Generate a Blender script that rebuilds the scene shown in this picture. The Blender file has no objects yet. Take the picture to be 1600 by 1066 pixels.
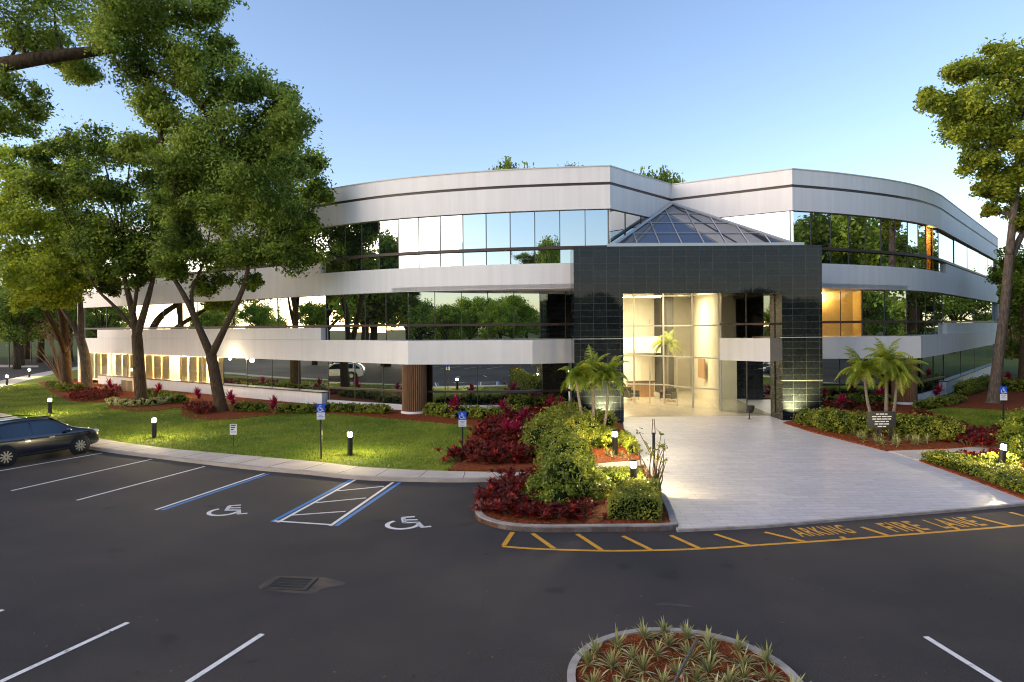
import bpy, math, random
import numpy as np
from mathutils import Vector, Matrix
R = math.radians
rnd = random.Random(7)
NR = np.random.default_rng(11)
SC = bpy.context.scene
COL = SC.collection

# ------------------------------------------------------------------ camera, sky, sun, exposure
F, CX, CY, H, ROLL = 1067.0, 800.0, 511.0, 5.1, 0.0078
cam = bpy.data.objects.new('camera', bpy.data.cameras.new('camera'))
COL.objects.link(cam)
cam.data.sensor_width = 36.0
cam.data.lens = 36.0 * F / 1600.0
cam.data.shift_y = -22.0 / 1600.0
cam.data.clip_end = 3000
cam.location = (0, 0, H)
cam.rotation_euler = (math.pi / 2, ROLL, 0)
SC.camera = cam

SUN_ELEV, SUN_AZ = R(14.0), R(-104.0)          # azimuth from +Y, clockwise: the sun is low on the left
w = bpy.data.worlds.new('World')
SC.world = w
w.use_nodes = True
nt = w.node_tree
sky = nt.nodes.new('ShaderNodeTexSky')
sky.sky_type = 'NISHITA'
sky.sun_disc = False
sky.sun_elevation = SUN_ELEV
sky.sun_rotation = SUN_AZ
sky.air_density = 1.0
sky.dust_density = 0.5
sky.ozone_density = 1.8
tint = nt.nodes.new('ShaderNodeMix'); tint.data_type = 'RGBA'; tint.blend_type = 'MULTIPLY'; tint.inputs[0].default_value = 1.0
tint.inputs[7].default_value = (1.01, 0.935, 0.985, 1)
nt.links.new(sky.outputs[0], tint.inputs[6]); nt.links.new(tint.outputs[2], nt.nodes['Background'].inputs[0])
nt.nodes['Background'].inputs[1].default_value = 0.12
sun = bpy.data.objects.new('sun', bpy.data.lights.new('sun', 'SUN'))
COL.objects.link(sun)
sun.data.energy = 1.15
sun.data.angle = R(75)
sun.data.color = (1.0, 0.80, 0.58)
sd = Vector((math.sin(SUN_AZ) * math.cos(SUN_ELEV + R(6)), math.cos(SUN_AZ) * math.cos(SUN_ELEV + R(6)), math.sin(SUN_ELEV + R(6))))
sun.rotation_euler = sd.to_track_quat('Z', 'Y').to_euler()
vs = SC.view_settings
vs.view_transform = 'Standard'
vs.look = 'None'
vs.gamma = 1.0
vs.exposure = 1.45
SC.cycles.filter_width = 1.1
SC.cycles.max_bounces = 6
SC.cycles.diffuse_bounces = 3
SC.cycles.glossy_bounces = 4
SC.cycles.transparent_max_bounces = 8
SC.cycles.sample_clamp_indirect = 4.0
SC.cycles.caustics_reflective = False
SC.cycles.caustics_refractive = False

# ------------------------------------------------------------------ where a point of the place lies
_c, _s = math.cos(ROLL), math.sin(ROLL)
def uv(px, py):
    dx, dy = px - CX, py - CY
    return dx * _c - dy * _s, dx * _s + dy * _c
def G(px, py, z=0.0):
    u, v = uv(px, py)
    Y = (H - z) * F / v
    return (u * Y / F, Y)
def P(px, py, Y):
    u, v = uv(px, py)
    return (u * Y / F, Y, H - v * Y / F)
def GG(l, z=0.0): return [G(a, b, z) for a, b in l]

# ------------------------------------------------------------------ materials
def _n(t, typ, **kw):
    n = t.nodes.new(typ)
    for k, v in kw.items():
        if k in n.inputs: n.inputs[k].default_value = v
        else: setattr(n, k, v)
    return n
def mat(name, col, rough=0.6, col2=None, scale=3.0, detail=5.0, stretch=None, bump=0.0, bscale=40.0, metal=0.0, spec=0.5, coat=0.0, lo=0.35, hi=0.65, fine=None):
    m = bpy.data.materials.new(name); m.use_nodes = True
    t = m.node_tree; b = t.nodes['Principled BSDF']
    b.inputs['Base Color'].default_value = (*col, 1)
    b.inputs['Roughness'].default_value = rough
    b.inputs['Metallic'].default_value = metal
    b.inputs['Specular IOR Level'].default_value = spec
    b.inputs['Coat Weight'].default_value = coat
    tc = _n(t, 'ShaderNodeTexCoord'); mp = _n(t, 'ShaderNodeMapping')
    t.links.new(tc.outputs['Object'], mp.inputs[0])
    if stretch: mp.inputs['Scale'].default_value = stretch
    last = None
    if col2:
        no = _n(t, 'ShaderNodeTexNoise', Scale=scale, Detail=detail, Roughness=0.6)
        rp = _n(t, 'ShaderNodeValToRGB')
        rp.color_ramp.elements[0].position = lo; rp.color_ramp.elements[1].position = hi
        rp.color_ramp.elements[0].color = (*col, 1); rp.color_ramp.elements[1].color = (*col2, 1)
        t.links.new(mp.outputs[0], no.inputs['Vector']); t.links.new(no.outputs[0], rp.inputs[0])
        last = rp.outputs[0]
        if fine:
            n2 = _n(t, 'ShaderNodeTexNoise', Scale=fine[0], Detail=3.0)
            r2 = _n(t, 'ShaderNodeMapRange'); r2.inputs[1].default_value = 0.3; r2.inputs[2].default_value = 0.7
            r2.inputs[3].default_value = 1 - fine[1]; r2.inputs[4].default_value = 1 + fine[1]
            mx = _n(t, 'ShaderNodeMix', data_type='RGBA', blend_type='MULTIPLY'); mx.inputs[0].default_value = 1
            t.links.new(tc.outputs['Object'], n2.inputs['Vector']); t.links.new(n2.outputs[0], r2.inputs[0])
            t.links.new(last, mx.inputs[6]); t.links.new(r2.outputs[0], mx.inputs[7])
            last = mx.outputs[2]
        t.links.new(last, b.inputs['Base Color'])
    if bump:
        nb = _n(t, 'ShaderNodeTexNoise', Scale=bscale, Detail=4.0); bp = _n(t, 'ShaderNodeBump', Strength=bump, Distance=0.02)
        t.links.new(mp.outputs[0], nb.inputs['Vector']); t.links.new(nb.outputs[0], bp.inputs['Height']); t.links.new(bp.outputs[0], b.inputs['Normal'])
    return m
def leafmat(name, a, b_, trans=0.35, rough=0.5, c3=None, nscale=0.9):
    m = bpy.data.materials.new(name); m.use_nodes = True
    t = m.node_tree; b = t.nodes['Principled BSDF']; out = t.nodes['Material Output']
    g = _n(t, 'ShaderNodeNewGeometry'); tc = _n(t, 'ShaderNodeTexCoord'); no = _n(t, 'ShaderNodeTexNoise', Scale=nscale, Detail=3.0)
    t.links.new(tc.outputs['Object'], no.inputs['Vector'])
    ad = _n(t, 'ShaderNodeMath', operation='ADD'); mu = _n(t, 'ShaderNodeMath', operation='MULTIPLY_ADD'); mu.inputs[1].default_value = 2.6; mu.inputs[2].default_value = -1.2
    m2 = _n(t, 'ShaderNodeMath', operation='MULTIPLY'); m2.inputs[1].default_value = 0.62
    t.links.new(no.outputs[0], mu.inputs[0]); t.links.new(g.outputs['Random Per Island'], m2.inputs[0])
    t.links.new(mu.outputs[0], ad.inputs[0]); t.links.new(m2.outputs[0], ad.inputs[1])
    rp = _n(t, 'ShaderNodeValToRGB')
    rp.color_ramp.elements[0].position = 0.1; rp.color_ramp.elements[1].position = 0.75
    rp.color_ramp.elements[0].color = (*a, 1); rp.color_ramp.elements[1].color = (*b_, 1)
    if c3:
        e = rp.color_ramp.elements.new(0.95); e.color = (*c3, 1)
    t.links.new(ad.outputs[0], rp.inputs[0]); t.links.new(rp.outputs[0], b.inputs['Base Color'])
    b.inputs['Roughness'].default_value = rough; b.inputs['Specular IOR Level'].default_value = 0.35
    tr = _n(t, 'ShaderNodeBsdfTranslucent'); t.links.new(rp.outputs[0], tr.inputs[0])
    mx = _n(t, 'ShaderNodeMixShader'); mx.inputs[0].default_value = trans
    t.links.new(b.outputs[0], mx.inputs[1]); t.links.new(tr.outputs[0], mx.inputs[2]); t.links.new(mx.outputs[0], out.inputs[0])
    return m
def emis(name, col, s):
    m = bpy.data.materials.new(name); m.use_nodes = True
    t = m.node_tree; t.nodes.remove(t.nodes['Principled BSDF'])
    e = _n(t, 'ShaderNodeEmission'); e.inputs[0].default_value = (*col, 1); e.inputs[1].default_value = s
    t.links.new(e.outputs[0], t.nodes['Material Output'].inputs[0]); return m
def glassmat(name, refl, tint, clear=None, dark=(0.012, 0.016, 0.016)):
    """coated glass: a mirror film over a dark body, or over a see-through pane when clear is set"""
    m = bpy.data.materials.new(name); m.use_nodes = True
    t = m.node_tree; t.nodes.remove(t.nodes['Principled BSDF'])
    gl = _n(t, 'ShaderNodeBsdfGlossy', Roughness=0.0); gl.inputs[0].default_value = (*tint, 1)
    if clear:
        bd = _n(t, 'ShaderNodeBsdfTransparent'); bd.inputs[0].default_value = (*clear, 1)
    else:
        bd = _n(t, 'ShaderNodeBsdfDiffuse'); bd.inputs[0].default_value = (*dark, 1)
    lw = _n(t, 'ShaderNodeFresnel', IOR=1.5)
    mr = _n(t, 'ShaderNodeMapRange'); mr.inputs[1].default_value = 0.0; mr.inputs[2].default_value = 1.0; mr.inputs[3].default_value = refl; mr.inputs[4].default_value = 1.0
    mx = _n(t, 'ShaderNodeMixShader')
    t.links.new(lw.outputs[0], mr.inputs[0]); t.links.new(mr.outputs[0], mx.inputs[0])
    t.links.new(bd.outputs[0], mx.inputs[1]); t.links.new(gl.outputs[0], mx.inputs[2]); t.links.new(mx.outputs[0], t.nodes['Material Output'].inputs[0])
    return m
def tilemat(name, c1, c2, grout, sx, sz, rough, var=0.5, offs=0.0, axes='XZ', mortar=0.012, streak=None):
    m = bpy.data.materials.new(name); m.use_nodes = True
    t = m.node_tree; b = t.nodes['Principled BSDF']
    tc = _n(t, 'ShaderNodeTexCoord'); sp = _n(t, 'ShaderNodeSeparateXYZ'); cb = _n(t, 'ShaderNodeCombineXYZ')
    t.links.new(tc.outputs['Object'], sp.inputs[0])
    if axes == 'XZ':
        ad = _n(t, 'ShaderNodeMath', operation='ADD'); t.links.new(sp.outputs[0], ad.inputs[0]); t.links.new(sp.outputs[1], ad.inputs[1])
        t.links.new(ad.outputs[0], cb.inputs[0]); t.links.new(sp.outputs[2], cb.inputs[1])
    else:
        t.links.new(sp.outputs[0], cb.inputs[0]); t.links.new(sp.outputs[1], cb.inputs[1])
    br = _n(t, 'ShaderNodeTexBrick', offset=offs, squash=1.0)
    br.inputs['Scale'].default_value = 1.0; br.inputs['Brick Width'].default_value = sx; br.inputs['Row Height'].default_value = sz
    br.inputs['Mortar Size'].default_value = mortar; br.inputs['Mortar Smooth'].default_value = 0.1; br.inputs['Bias'].default_value = 0
    br.inputs[1].default_value = (*c1, 1); br.inputs[2].default_value = (*c2, 1); br.inputs[3].default_value = (*grout, 1)
    t.links.new(cb.outputs[0], br.inputs['Vector'])
    no = _n(t, 'ShaderNodeTexNoise', Scale=1.0, Detail=6.0)
    mp = _n(t, 'ShaderNodeMapping'); mp.inputs['Scale'].default_value = streak or (6, 6, 6)
    t.links.new(tc.outputs['Object'], mp.inputs[0]); t.links.new(mp.outputs[0], no.inputs['Vector'])
    mr = _n(t, 'ShaderNodeMapRange'); mr.inputs[1].default_value = 0.3; mr.inputs[2].default_value = 0.7; mr.inputs[3].default_value = 1 - var; mr.inputs[4].default_value = 1 + var
    t.links.new(no.outputs[0], mr.inputs[0])
    mx = _n(t, 'ShaderNodeMix', data_type='RGBA', blend_type='MULTIPLY'); mx.inputs[0].default_value = 1
    t.links.new(br.outputs[0], mx.inputs[6]); t.links.new(mr.outputs[0], mx.inputs[7]); t.links.new(mx.outputs[2], b.inputs['Base Color'])
    b.inputs['Roughness'].default_value = rough
    bp = _n(t, 'ShaderNodeBump', Strength=0.25, Distance=0.006, invert=True)
    t.links.new(br.outputs['Fac'], bp.inputs['Height']); t.links.new(bp.outputs[0], b.inputs['Normal'])
    return m

M = {}
M['asphalt'] = mat('asphalt', (.026, .023, .024), .85, (.070, .055, .047), .13, 10, bump=.5, bscale=120, fine=(46, .6), spec=.35, lo=.36, hi=.66)
def age_asphalt(m):
    t = m.node_tree; b = t.nodes['Principled BSDF']; src = b.inputs['Base Color'].links[0].from_socket; tc = [n for n in t.nodes if n.type == 'TEX_COORD'][0]
    vo = _n(t, 'ShaderNodeTexVoronoi', Scale=.16); vo.feature = 'DISTANCE_TO_EDGE'
    nz = _n(t, 'ShaderNodeTexNoise', Scale=1.2, Detail=5.0); va = _n(t, 'ShaderNodeVectorMath', operation='MULTIPLY_ADD'); va.inputs[1].default_value = (.9, .9, .9)
    t.links.new(tc.outputs['Object'], nz.inputs['Vector']); t.links.new(nz.outputs['Color'], va.inputs[0]); t.links.new(tc.outputs['Object'], va.inputs[2]); t.links.new(va.outputs[0], vo.inputs['Vector'])
    r1 = _n(t, 'ShaderNodeMapRange'); r1.inputs[1].default_value = .001; r1.inputs[2].default_value = .0035; r1.inputs[3].default_value = .86; r1.inputs[4].default_value = 1.0
    t.links.new(vo.outputs['Distance'], r1.inputs[0])
    v2 = _n(t, 'ShaderNodeTexVoronoi', Scale=.55); r2 = _n(t, 'ShaderNodeMapRange'); r2.inputs[1].default_value = .06; r2.inputs[2].default_value = .16; r2.inputs[3].default_value = .62; r2.inputs[4].default_value = 1.0
    t.links.new(va.outputs[0], v2.inputs['Vector']); t.links.new(v2.outputs['Distance'], r2.inputs[0])
    n3 = _n(t, 'ShaderNodeTexNoise', Scale=230.0, Detail=1.0); r3 = _n(t, 'ShaderNodeMapRange'); r3.inputs[1].default_value = .62; r3.inputs[2].default_value = .72; r3.inputs[3].default_value = 1.0; r3.inputs[4].default_value = 2.2
    t.links.new(tc.outputs['Object'], n3.inputs['Vector']); t.links.new(n3.outputs[0], r3.inputs[0])
    last = src
    for r_ in (r1, r2, r3):
        mx = _n(t, 'ShaderNodeMix', data_type='RGBA', blend_type='MULTIPLY'); mx.inputs[0].default_value = 1
        t.links.new(last, mx.inputs[6]); t.links.new(r_.outputs[0], mx.inputs[7]); last = mx.outputs[2]
    t.links.new(last, b.inputs['Base Color'])
age_asphalt(M['asphalt'])
M['asphalt_patch'] = mat('asphalt_patch', (.115, .080, .052), .9, (.06, .048, .042), 2.2, 8, bump=.4, bscale=120)
M['concrete'] = mat('concrete', (.42, .36, .30), .8, (.52, .46, .40), .8, 8, bump=.2, bscale=90, fine=(25, .12))
M['kerb'] = mat('kerb', (.42, .37, .33), .85, (.26, .22, .19), 2.5, 8, bump=.25, bscale=60)
M['joint'] = mat('joint', (.10, .085, .07), .9)
M['paver'] = tilemat('paver', (.47, .44, .45), (.55, .515, .52), (.30, .28, .285), .9, .3, .42, .14, .37, 'XY', .009, (2.5, 14, 1))
M['lawn'] = mat('lawn', (.085, .150, .010), .9, (.19, .22, .022), .5, 10, bump=.9, bscale=55, spec=.15, fine=(22, .5))
M['earth'] = mat('earth', (.055, .085, .015), .95, (.10, .105, .03), .3, 8, bump=.8, bscale=20, spec=.1)
M['mulch'] = mat('mulch', (.28, .070, .020), .95, (.080, .022, .010), 7, 9, bump=1.0, bscale=22, spec=.1, fine=(30, .8))
M['white_wall'] = mat('white_wall', (.82, .80, .79), .62, (.75, .73, .72), .8, 8, stretch=(3, 3, .16), bump=.04, bscale=60)
M['coping'] = mat('coping', (.55, .54, .55), .5)
M['brown'] = mat('brown', (.060, .036, .028), .45, (.045, .026, .02), 3)
M['column'] = mat('column', (.20, .092, .036), .5, (.11, .05, .022), 2, 6, stretch=(4, 4, .5))
M['mullion'] = mat('mullion', (.06, .055, .05), .4)
M['alu'] = mat('alu', (.55, .55, .53), .35, metal=.6)
M['granite'] = tilemat('granite', (.006, .008, .011), (.012, .015, .019), (.060, .066, .072), .70, .35, .02, .3, mortar=.007)
M['granite'].node_tree.nodes['Principled BSDF'].inputs['Specular IOR Level'].default_value = .36
M['mirror'] = glassmat('mirror_glass', .62, (.80, .88, .92))
M['mirror2'] = glassmat('mirror_glass_dark', .66, (.82, .90, .86))
M['clear'] = glassmat('clear_glass', .06, (.9, .95, .95), clear=(.86, .90, .86))
M['semi'] = glassmat('semi_glass', .12, (.8, .85, .85), clear=(.72, .70, .62))
M['skyglass'] = glassmat('skylight_glass', .26, (.72, .76, .84), dark=(.055, .062, .078))
M['cream'] = mat('cream', (.76, .70, .57), .7, (.70, .64, .52), 1.5)
M['ceiling_white'] = mat('ceiling_white', (.75, .72, .66), .8)
M['dark'] = mat('dark', (.02, .02, .022), .5)
M['wood'] = mat('wood', (.42, .24, .10), .45, (.32, .17, .07), 5, stretch=(1, 1, .15))
M['yellow'] = mat('yellow_paint', (.66, .31, .012), .7, (.20, .115, .03), 7, 10, lo=.56, hi=.74, fine=(60, .25))
M['white_paint'] = mat('white_paint', (.76, .73, .69), .7, (.30, .27, .25), 7, 10, lo=.56, hi=.74, fine=(60, .25))
M['blue_paint'] = mat('blue_paint', (.05, .22, .52), .7, (.05, .10, .20), 7, 10, lo=.56, hi=.74, fine=(60, .25))
M['black_metal'] = mat('black_metal', (.016, .016, .017), .4)
M['letter_yellow'] = mat('letter_yellow', (.70, .34, .014), .7, (.52, .26, .02), 7, 8, fine=(60, .2))
M['sign_blue'] = mat('sign_blue', (.015, .09, .62), .4)
M['sign_white'] = mat('sign_white', (.78, .78, .76), .45)
M['sign_black'] = mat('sign_black', (.02, .022, .026), .35)
M['iron'] = mat('iron', (.022, .020, .018), .6, (.05, .035, .025), 6)
M['lamp'] = emis('lamp_glow', (1.0, .80, .42), 600)
M['wall_glow'] = emis('wall_glow', (1.0, .82, .5), 30)
M['dim_window'] = emis('dim_window', (1.0, .75, .4), .15)
M['lobby_floor'] = tilemat('lobby_floor', (.52, .46, .37), (.58, .52, .42), (.36, .32, .26), .6, .6, .16, .1, 0, 'XY', .006)
M['leather'] = mat('leather', (.03, .026, .024), .4)
M['lamp_cool'] = emis('lamp_glow_far', (1.0, .85, .55), 18)
M['tube'] = emis('tube_glow', (1.0, .86, .55), 7)
M['bark'] = mat('bark', (.13, .088, .055), .95, (.05, .034, .023), 5, 9, stretch=(3, 3, .6), bump=1.0, bscale=14, spec=.1)
M['bark_pale'] = mat('bark_pale', (.19, .150, .120), .95, (.075, .058, .046), 4, 9, stretch=(3, 3, .7), bump=1.0, bscale=12, spec=.1)
M['palm_bark'] = mat('palm_bark', (.26, .22, .17), .9, (.14, .11, .08), 8, 6, stretch=(.6, .6, 6), bump=.6, bscale=12)
M['twig'] = mat('twig', (.22, .14, .08), .9, (.12, .07, .04), 10)
M['leaf_oak'] = leafmat('leaf_oak', (.100, .155, .020), (.36, .47, .070), c3=(.46, .54, .12), trans=.58)
M['leaf_dark'] = leafmat('leaf_dark', (.060, .100, .014), (.30, .41, .048), c3=(.46, .52, .07), trans=.55)
M['leaf_light'] = leafmat('leaf_light', (.22, .29, .024), (.54, .61, .06), trans=.5)
M['leaf_brightened'] = leafmat('leaf_brightened', (.16, .24, .025), (.54, .66, .075), trans=.5)  # raised leaf colour stands in for light on the mirrored trees' unlit side
M['leaf_gold'] = leafmat('leaf_gold', (.15, .20, .018), (.44, .50, .05), trans=.5)
M['leaf_hedge'] = leafmat('leaf_hedge', (.090, .125, .010), (.31, .32, .032), nscale=1.5, trans=.25)
M['leaf_shrub'] = leafmat('leaf_shrub', (.085, .125, .012), (.28, .32, .035), nscale=1.5, trans=.3)
M['leaf_lime'] = leafmat('leaf_lime', (.13, .18, .014), (.36, .38, .04), nscale=2, trans=.25)
M['leaf_varieg'] = leafmat('leaf_varieg', (.22, .23, .07), (.56, .54, .22), nscale=2, trans=.3, c3=(.72, .68, .48))
M['leaf_red'] = leafmat('leaf_red', (.11, .012, .008), (.36, .032, .018), nscale=2, trans=.4, c3=(.56, .05, .04))
M['leaf_pink'] = leafmat('leaf_pink', (.22, .010, .035), (.52, .020, .10), nscale=3, trans=.25)
M['leaf_palm'] = leafmat('leaf_palm', (.18, .25, .018), (.44, .50, .06), nscale=1.5, c3=(.48, .42, .10), trans=.5)
M['leaf_dry'] = leafmat('leaf_dry', (.10, .05, .018), (.22, .12, .04), nscale=2)
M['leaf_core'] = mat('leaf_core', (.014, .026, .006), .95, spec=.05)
M['core_red'] = mat('core_red', (.016, .006, .006), .95, spec=.05)
M['paint_navy'] = mat('paint_navy', (.012, .016, .030), .2, coat=1.0, metal=.3)
M['paint_white'] = mat('paint_white', (.70, .70, .69), .25, coat=1.0)
M['paint_teal'] = mat('paint_teal', (.01, .16, .22), .25, coat=1.0, metal=.2)
M['car_glass'] = glassmat('car_glass', .08, (.55, .62, .70), dark=(.010, .016, .022))
M['rubber'] = mat('rubber', (.014, .014, .014), .8)
M['rim'] = mat('rim', (.42, .42, .42), .3, metal=.8)
M['head_lens'] = mat('head_lens', (.65, .62, .55), .1, coat=1.0)
M['tail_lens'] = mat('tail_lens', (.30, .01, .01), .15, coat=1.0)
M['tan_wall'] = mat('tan_wall', (.52, .42, .28), .8, (.44, .35, .23), 1)
M['terracotta'] = mat('terracotta', (.42, .16, .05), .8)

# ------------------------------------------------------------------ mesh helpers
ORG = {}
def org(o): return ORG.get(o.name, (0, 0, 0)) if o else (0, 0, 0)
class MB:
    def __init__(s): s.v = []; s.f = []; s.m = []; s.sm = False
    def add(s, vs_, fs, mi=0):
        b = len(s.v); s.v.extend(tuple(map(float, q)) for q in vs_); s.f.extend(tuple(b + int(i) for i in q) for q in fs); s.m.extend([mi] * len(fs))
    def box(s, x0, x1, y0, y1, z0, z1, mi=0):
        v = [(x, y, z) for z in (z0, z1) for y in (y0, y1) for x in (x0, x1)]
        s.add(v, [(0, 2, 3, 1), (4, 5, 7, 6), (0, 1, 5, 4), (2, 6, 7, 3), (0, 4, 6, 2), (1, 3, 7, 5)], mi)
    def obox(s, c, ax, hx, hy, z0, z1, mi=0):
        """box about c in plan, its x axis turned to ax"""
        a = Vector((ax[0], ax[1])).normalized(); b = Vector((-a.y, a.x))
        q = [Vector(c[:2]) + a * i * hx + b * j * hy for i, j in ((-1, -1), (1, -1), (1, 1), (-1, 1))]
        s.prism([(p.x, p.y) for p in q], z0, z1, mi)
    def quad(s, a, b, c, d, mi=0): s.add([a, b, c, d], [(0, 1, 2, 3)], mi)
    def prism(s, pts, z0, z1, mi=0, mside=None):
        ar = sum(pts[i][0] * pts[(i + 1) % len(pts)][1] - pts[(i + 1) % len(pts)][0] * pts[i][1] for i in range(len(pts)))
        if ar < 0: pts = pts[::-1]
        n = len(pts)
        b = [(p[0], p[1], z0) for p in pts]; t = [(p[0], p[1], z1) for p in pts]
        s.add(b + t, [tuple(range(n, 2 * n)), tuple(range(n - 1, -1, -1))], mi)
        s.add(b + t, [(i, (i + 1) % n, n + (i + 1) % n, n + i) for i in range(n)], mi if mside is None else mside)
    def sheet(s, pts, z, mi=0):
        ar = sum(pts[i][0] * pts[(i + 1) % len(pts)][1] - pts[(i + 1) % len(pts)][0] * pts[i][1] for i in range(len(pts)))
        if ar < 0: pts = pts[::-1]
        s.add([(p[0], p[1], z) for p in pts], [tuple(range(len(pts)))], mi)
    def sweep(s, pts, a, b, z0, z1, mi=0):
        """a wall along pts, from a to b metres inward (left of the direction of travel)"""
        A, B = offs(pts, a), offs(pts, b); n = len(pts)
        v = [(p[0], p[1], z) for L in (A, B) for z in (z0, z1) for p in L]
        f = []
        for i in range(n - 1):
            j = i + 1
            f += [(i, j, n + j, n + i), (2 * n + j, 2 * n + i, 3 * n + i, 3 * n + j), (n + i, n + j, 3 * n + j, 3 * n + i), (j, i, 2 * n + i, 2 * n + j)]
        f += [(0, n, 3 * n, 2 * n), (n - 1, 3 * n - 1, 4 * n - 1, 2 * n - 1)]
        s.add(v, f, mi)
    def tube(s, pts, rad, seg=8, mi=0, cap=True):
        pts = [Vector(p) for p in pts]; n = len(pts)
        if not hasattr(rad, '__len__'): rad = [rad] * n
        up = Vector((0, 0, 1)); vv = []
        T = [(pts[min(i + 1, n - 1)] - pts[max(i - 1, 0)]).normalized() for i in range(n)]
        x = T[0].cross(up if abs(T[0].z) < .9 else Vector((1, 0, 0))).normalized()
        for i in range(n):
            x = (x - T[i] * x.dot(T[i])).normalized(); y = T[i].cross(x)
            for k in range(seg):
                a = 2 * math.pi * k / seg
                vv.append(pts[i] + (x * math.cos(a) + y * math.sin(a)) * rad[i])
        f = [(i * seg + k, i * seg + (k + 1) % seg, (i + 1) * seg + (k + 1) % seg, (i + 1) * seg + k) for i in range(n - 1) for k in range(seg)]
        if cap: f += [tuple(range(seg - 1, -1, -1)), tuple((n - 1) * seg + k for k in range(seg))]
        s.add(vv, f, mi)
    def lathe(s, prof, c=(0, 0, 0), seg=20, mi=0, axis='Z'):
        vv = []
        for r, h in prof:
            for k in range(seg):
                a = 2 * math.pi * k / seg; p = (r * math.cos(a), r * math.sin(a), h)
                if axis == 'Y': p = (p[0], p[2], p[1])
                if axis == 'X': p = (p[2], p[0], p[1])
                vv.append((p[0] + c[0], p[1] + c[1], p[2] + c[2]))
        n = len(prof)
        f = [(i * seg + k, i * seg + (k + 1) % seg, (i + 1) * seg + (k + 1) % seg, (i + 1) * seg + k) for i in range(n - 1) for k in range(seg)]
        f += [tuple(range(seg - 1, -1, -1)), tuple((n - 1) * seg + k for k in range(seg))]
        s.add(vv, f, mi)
    def build(s, name, mats, parent=None, smooth=False):
        o_ = org(parent)
        v = np.array(s.v, dtype=np.float64).reshape(-1, 3) - np.array(o_)
        me = bpy.data.meshes.new(name); me.from_pydata(v.tolist(), [], s.f)
        mats = mats if isinstance(mats, (list, tuple)) else [mats]
        for q in mats: me.materials.append(q)
        if len(mats) > 1: me.polygons.foreach_set('material_index', s.m)
        if smooth: me.polygons.foreach_set('use_smooth', [True] * len(me.polygons))
        me.update()
        ob = bpy.data.objects.new(name, me); COL.objects.link(ob)
        if parent: ob.parent = parent
        ORG[ob.name] = o_
        return ob
def offs(pts, d):
    n = len(pts); out = []
    for i in range(n):
        a = Vector(pts[max(i - 1, 0)][:2]); b = Vector(pts[i][:2]); c = Vector(pts[min(i + 1, n - 1)][:2])
        n1 = (b - a) if i > 0 else (c - b); n2 = (c - b) if i < n - 1 else (b - a)
        n1 = Vector((-n1.y, n1.x)).normalized(); n2 = Vector((-n2.y, n2.x)).normalized()
        m = (n1 + n2); m.normalize()
        k = d / max(.4, m.dot(n1)); out.append((b.x + m.x * k, b.y + m.y * k))
    return out
def spline(p, k=5):
    out = []
    for i in range(len(p) - 1):
        a, b, c, d = (Vector(p[max(i - 1, 0)]), Vector(p[i]), Vector(p[i + 1]), Vector(p[min(i + 2, len(p) - 1)]))
        for j in range(k):
            t = j / k
            out.append(tuple(.5 * ((2 * b) + (c - a) * t + (2 * a - 5 * b + 4 * c - d) * t * t + (3 * b - a - 3 * c + d) * t ** 3)))
    out.append(tuple(p[-1])); return out
def walk(pts, d):
    """the point d metres along pts"""
    for i in range(len(pts) - 1):
        a, b = Vector(pts[i][:2]), Vector(pts[i + 1][:2]); L = (b - a).length
        if d <= L or i == len(pts) - 2: return tuple(a + (b - a) * (d / L))
        d -= L
def plen(pts): return sum((Vector(pts[i + 1][:2]) - Vector(pts[i][:2])).length for i in range(len(pts) - 1))
def tag(o, label=None, cat=None, group=None, kind=None):
    if label: o['label'] = label
    if cat: o['category'] = cat
    if group: o['group'] = group
    if kind: o['kind'] = kind
    return o
def thing(name, loc, label, cat, group=None, rz=0.0, local=False):
    o = bpy.data.objects.new(name, None); COL.objects.link(o)
    loc = tuple(loc) + (0.0,) * (3 - len(loc)); o.location = loc; o.rotation_euler = (0, 0, rz)
    o.empty_display_size = .3
    ORG[o.name] = (0, 0, 0) if local else loc
    return tag(o, label, cat, group)
def structure(o): o['kind'] = 'structure'; return o
def dup(root, loc=None, rz=None, label=None, scale=None):
    def rec(o, par):
        c = o.copy(); COL.objects.link(c)
        if par is not None: c.parent = par
        for ch in list(o.children): rec(ch, c)
        return c
    r = rec(root, None)
    if loc is not None: r.location = tuple(loc) + (0.0,) * (3 - len(loc))
    if rz is not None: r.rotation_euler = (0, 0, rz)
    if scale is not None: r.scale = (scale,) * 3 if not hasattr(scale, '__len__') else scale
    if label: r['label'] = label
    return r

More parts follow.
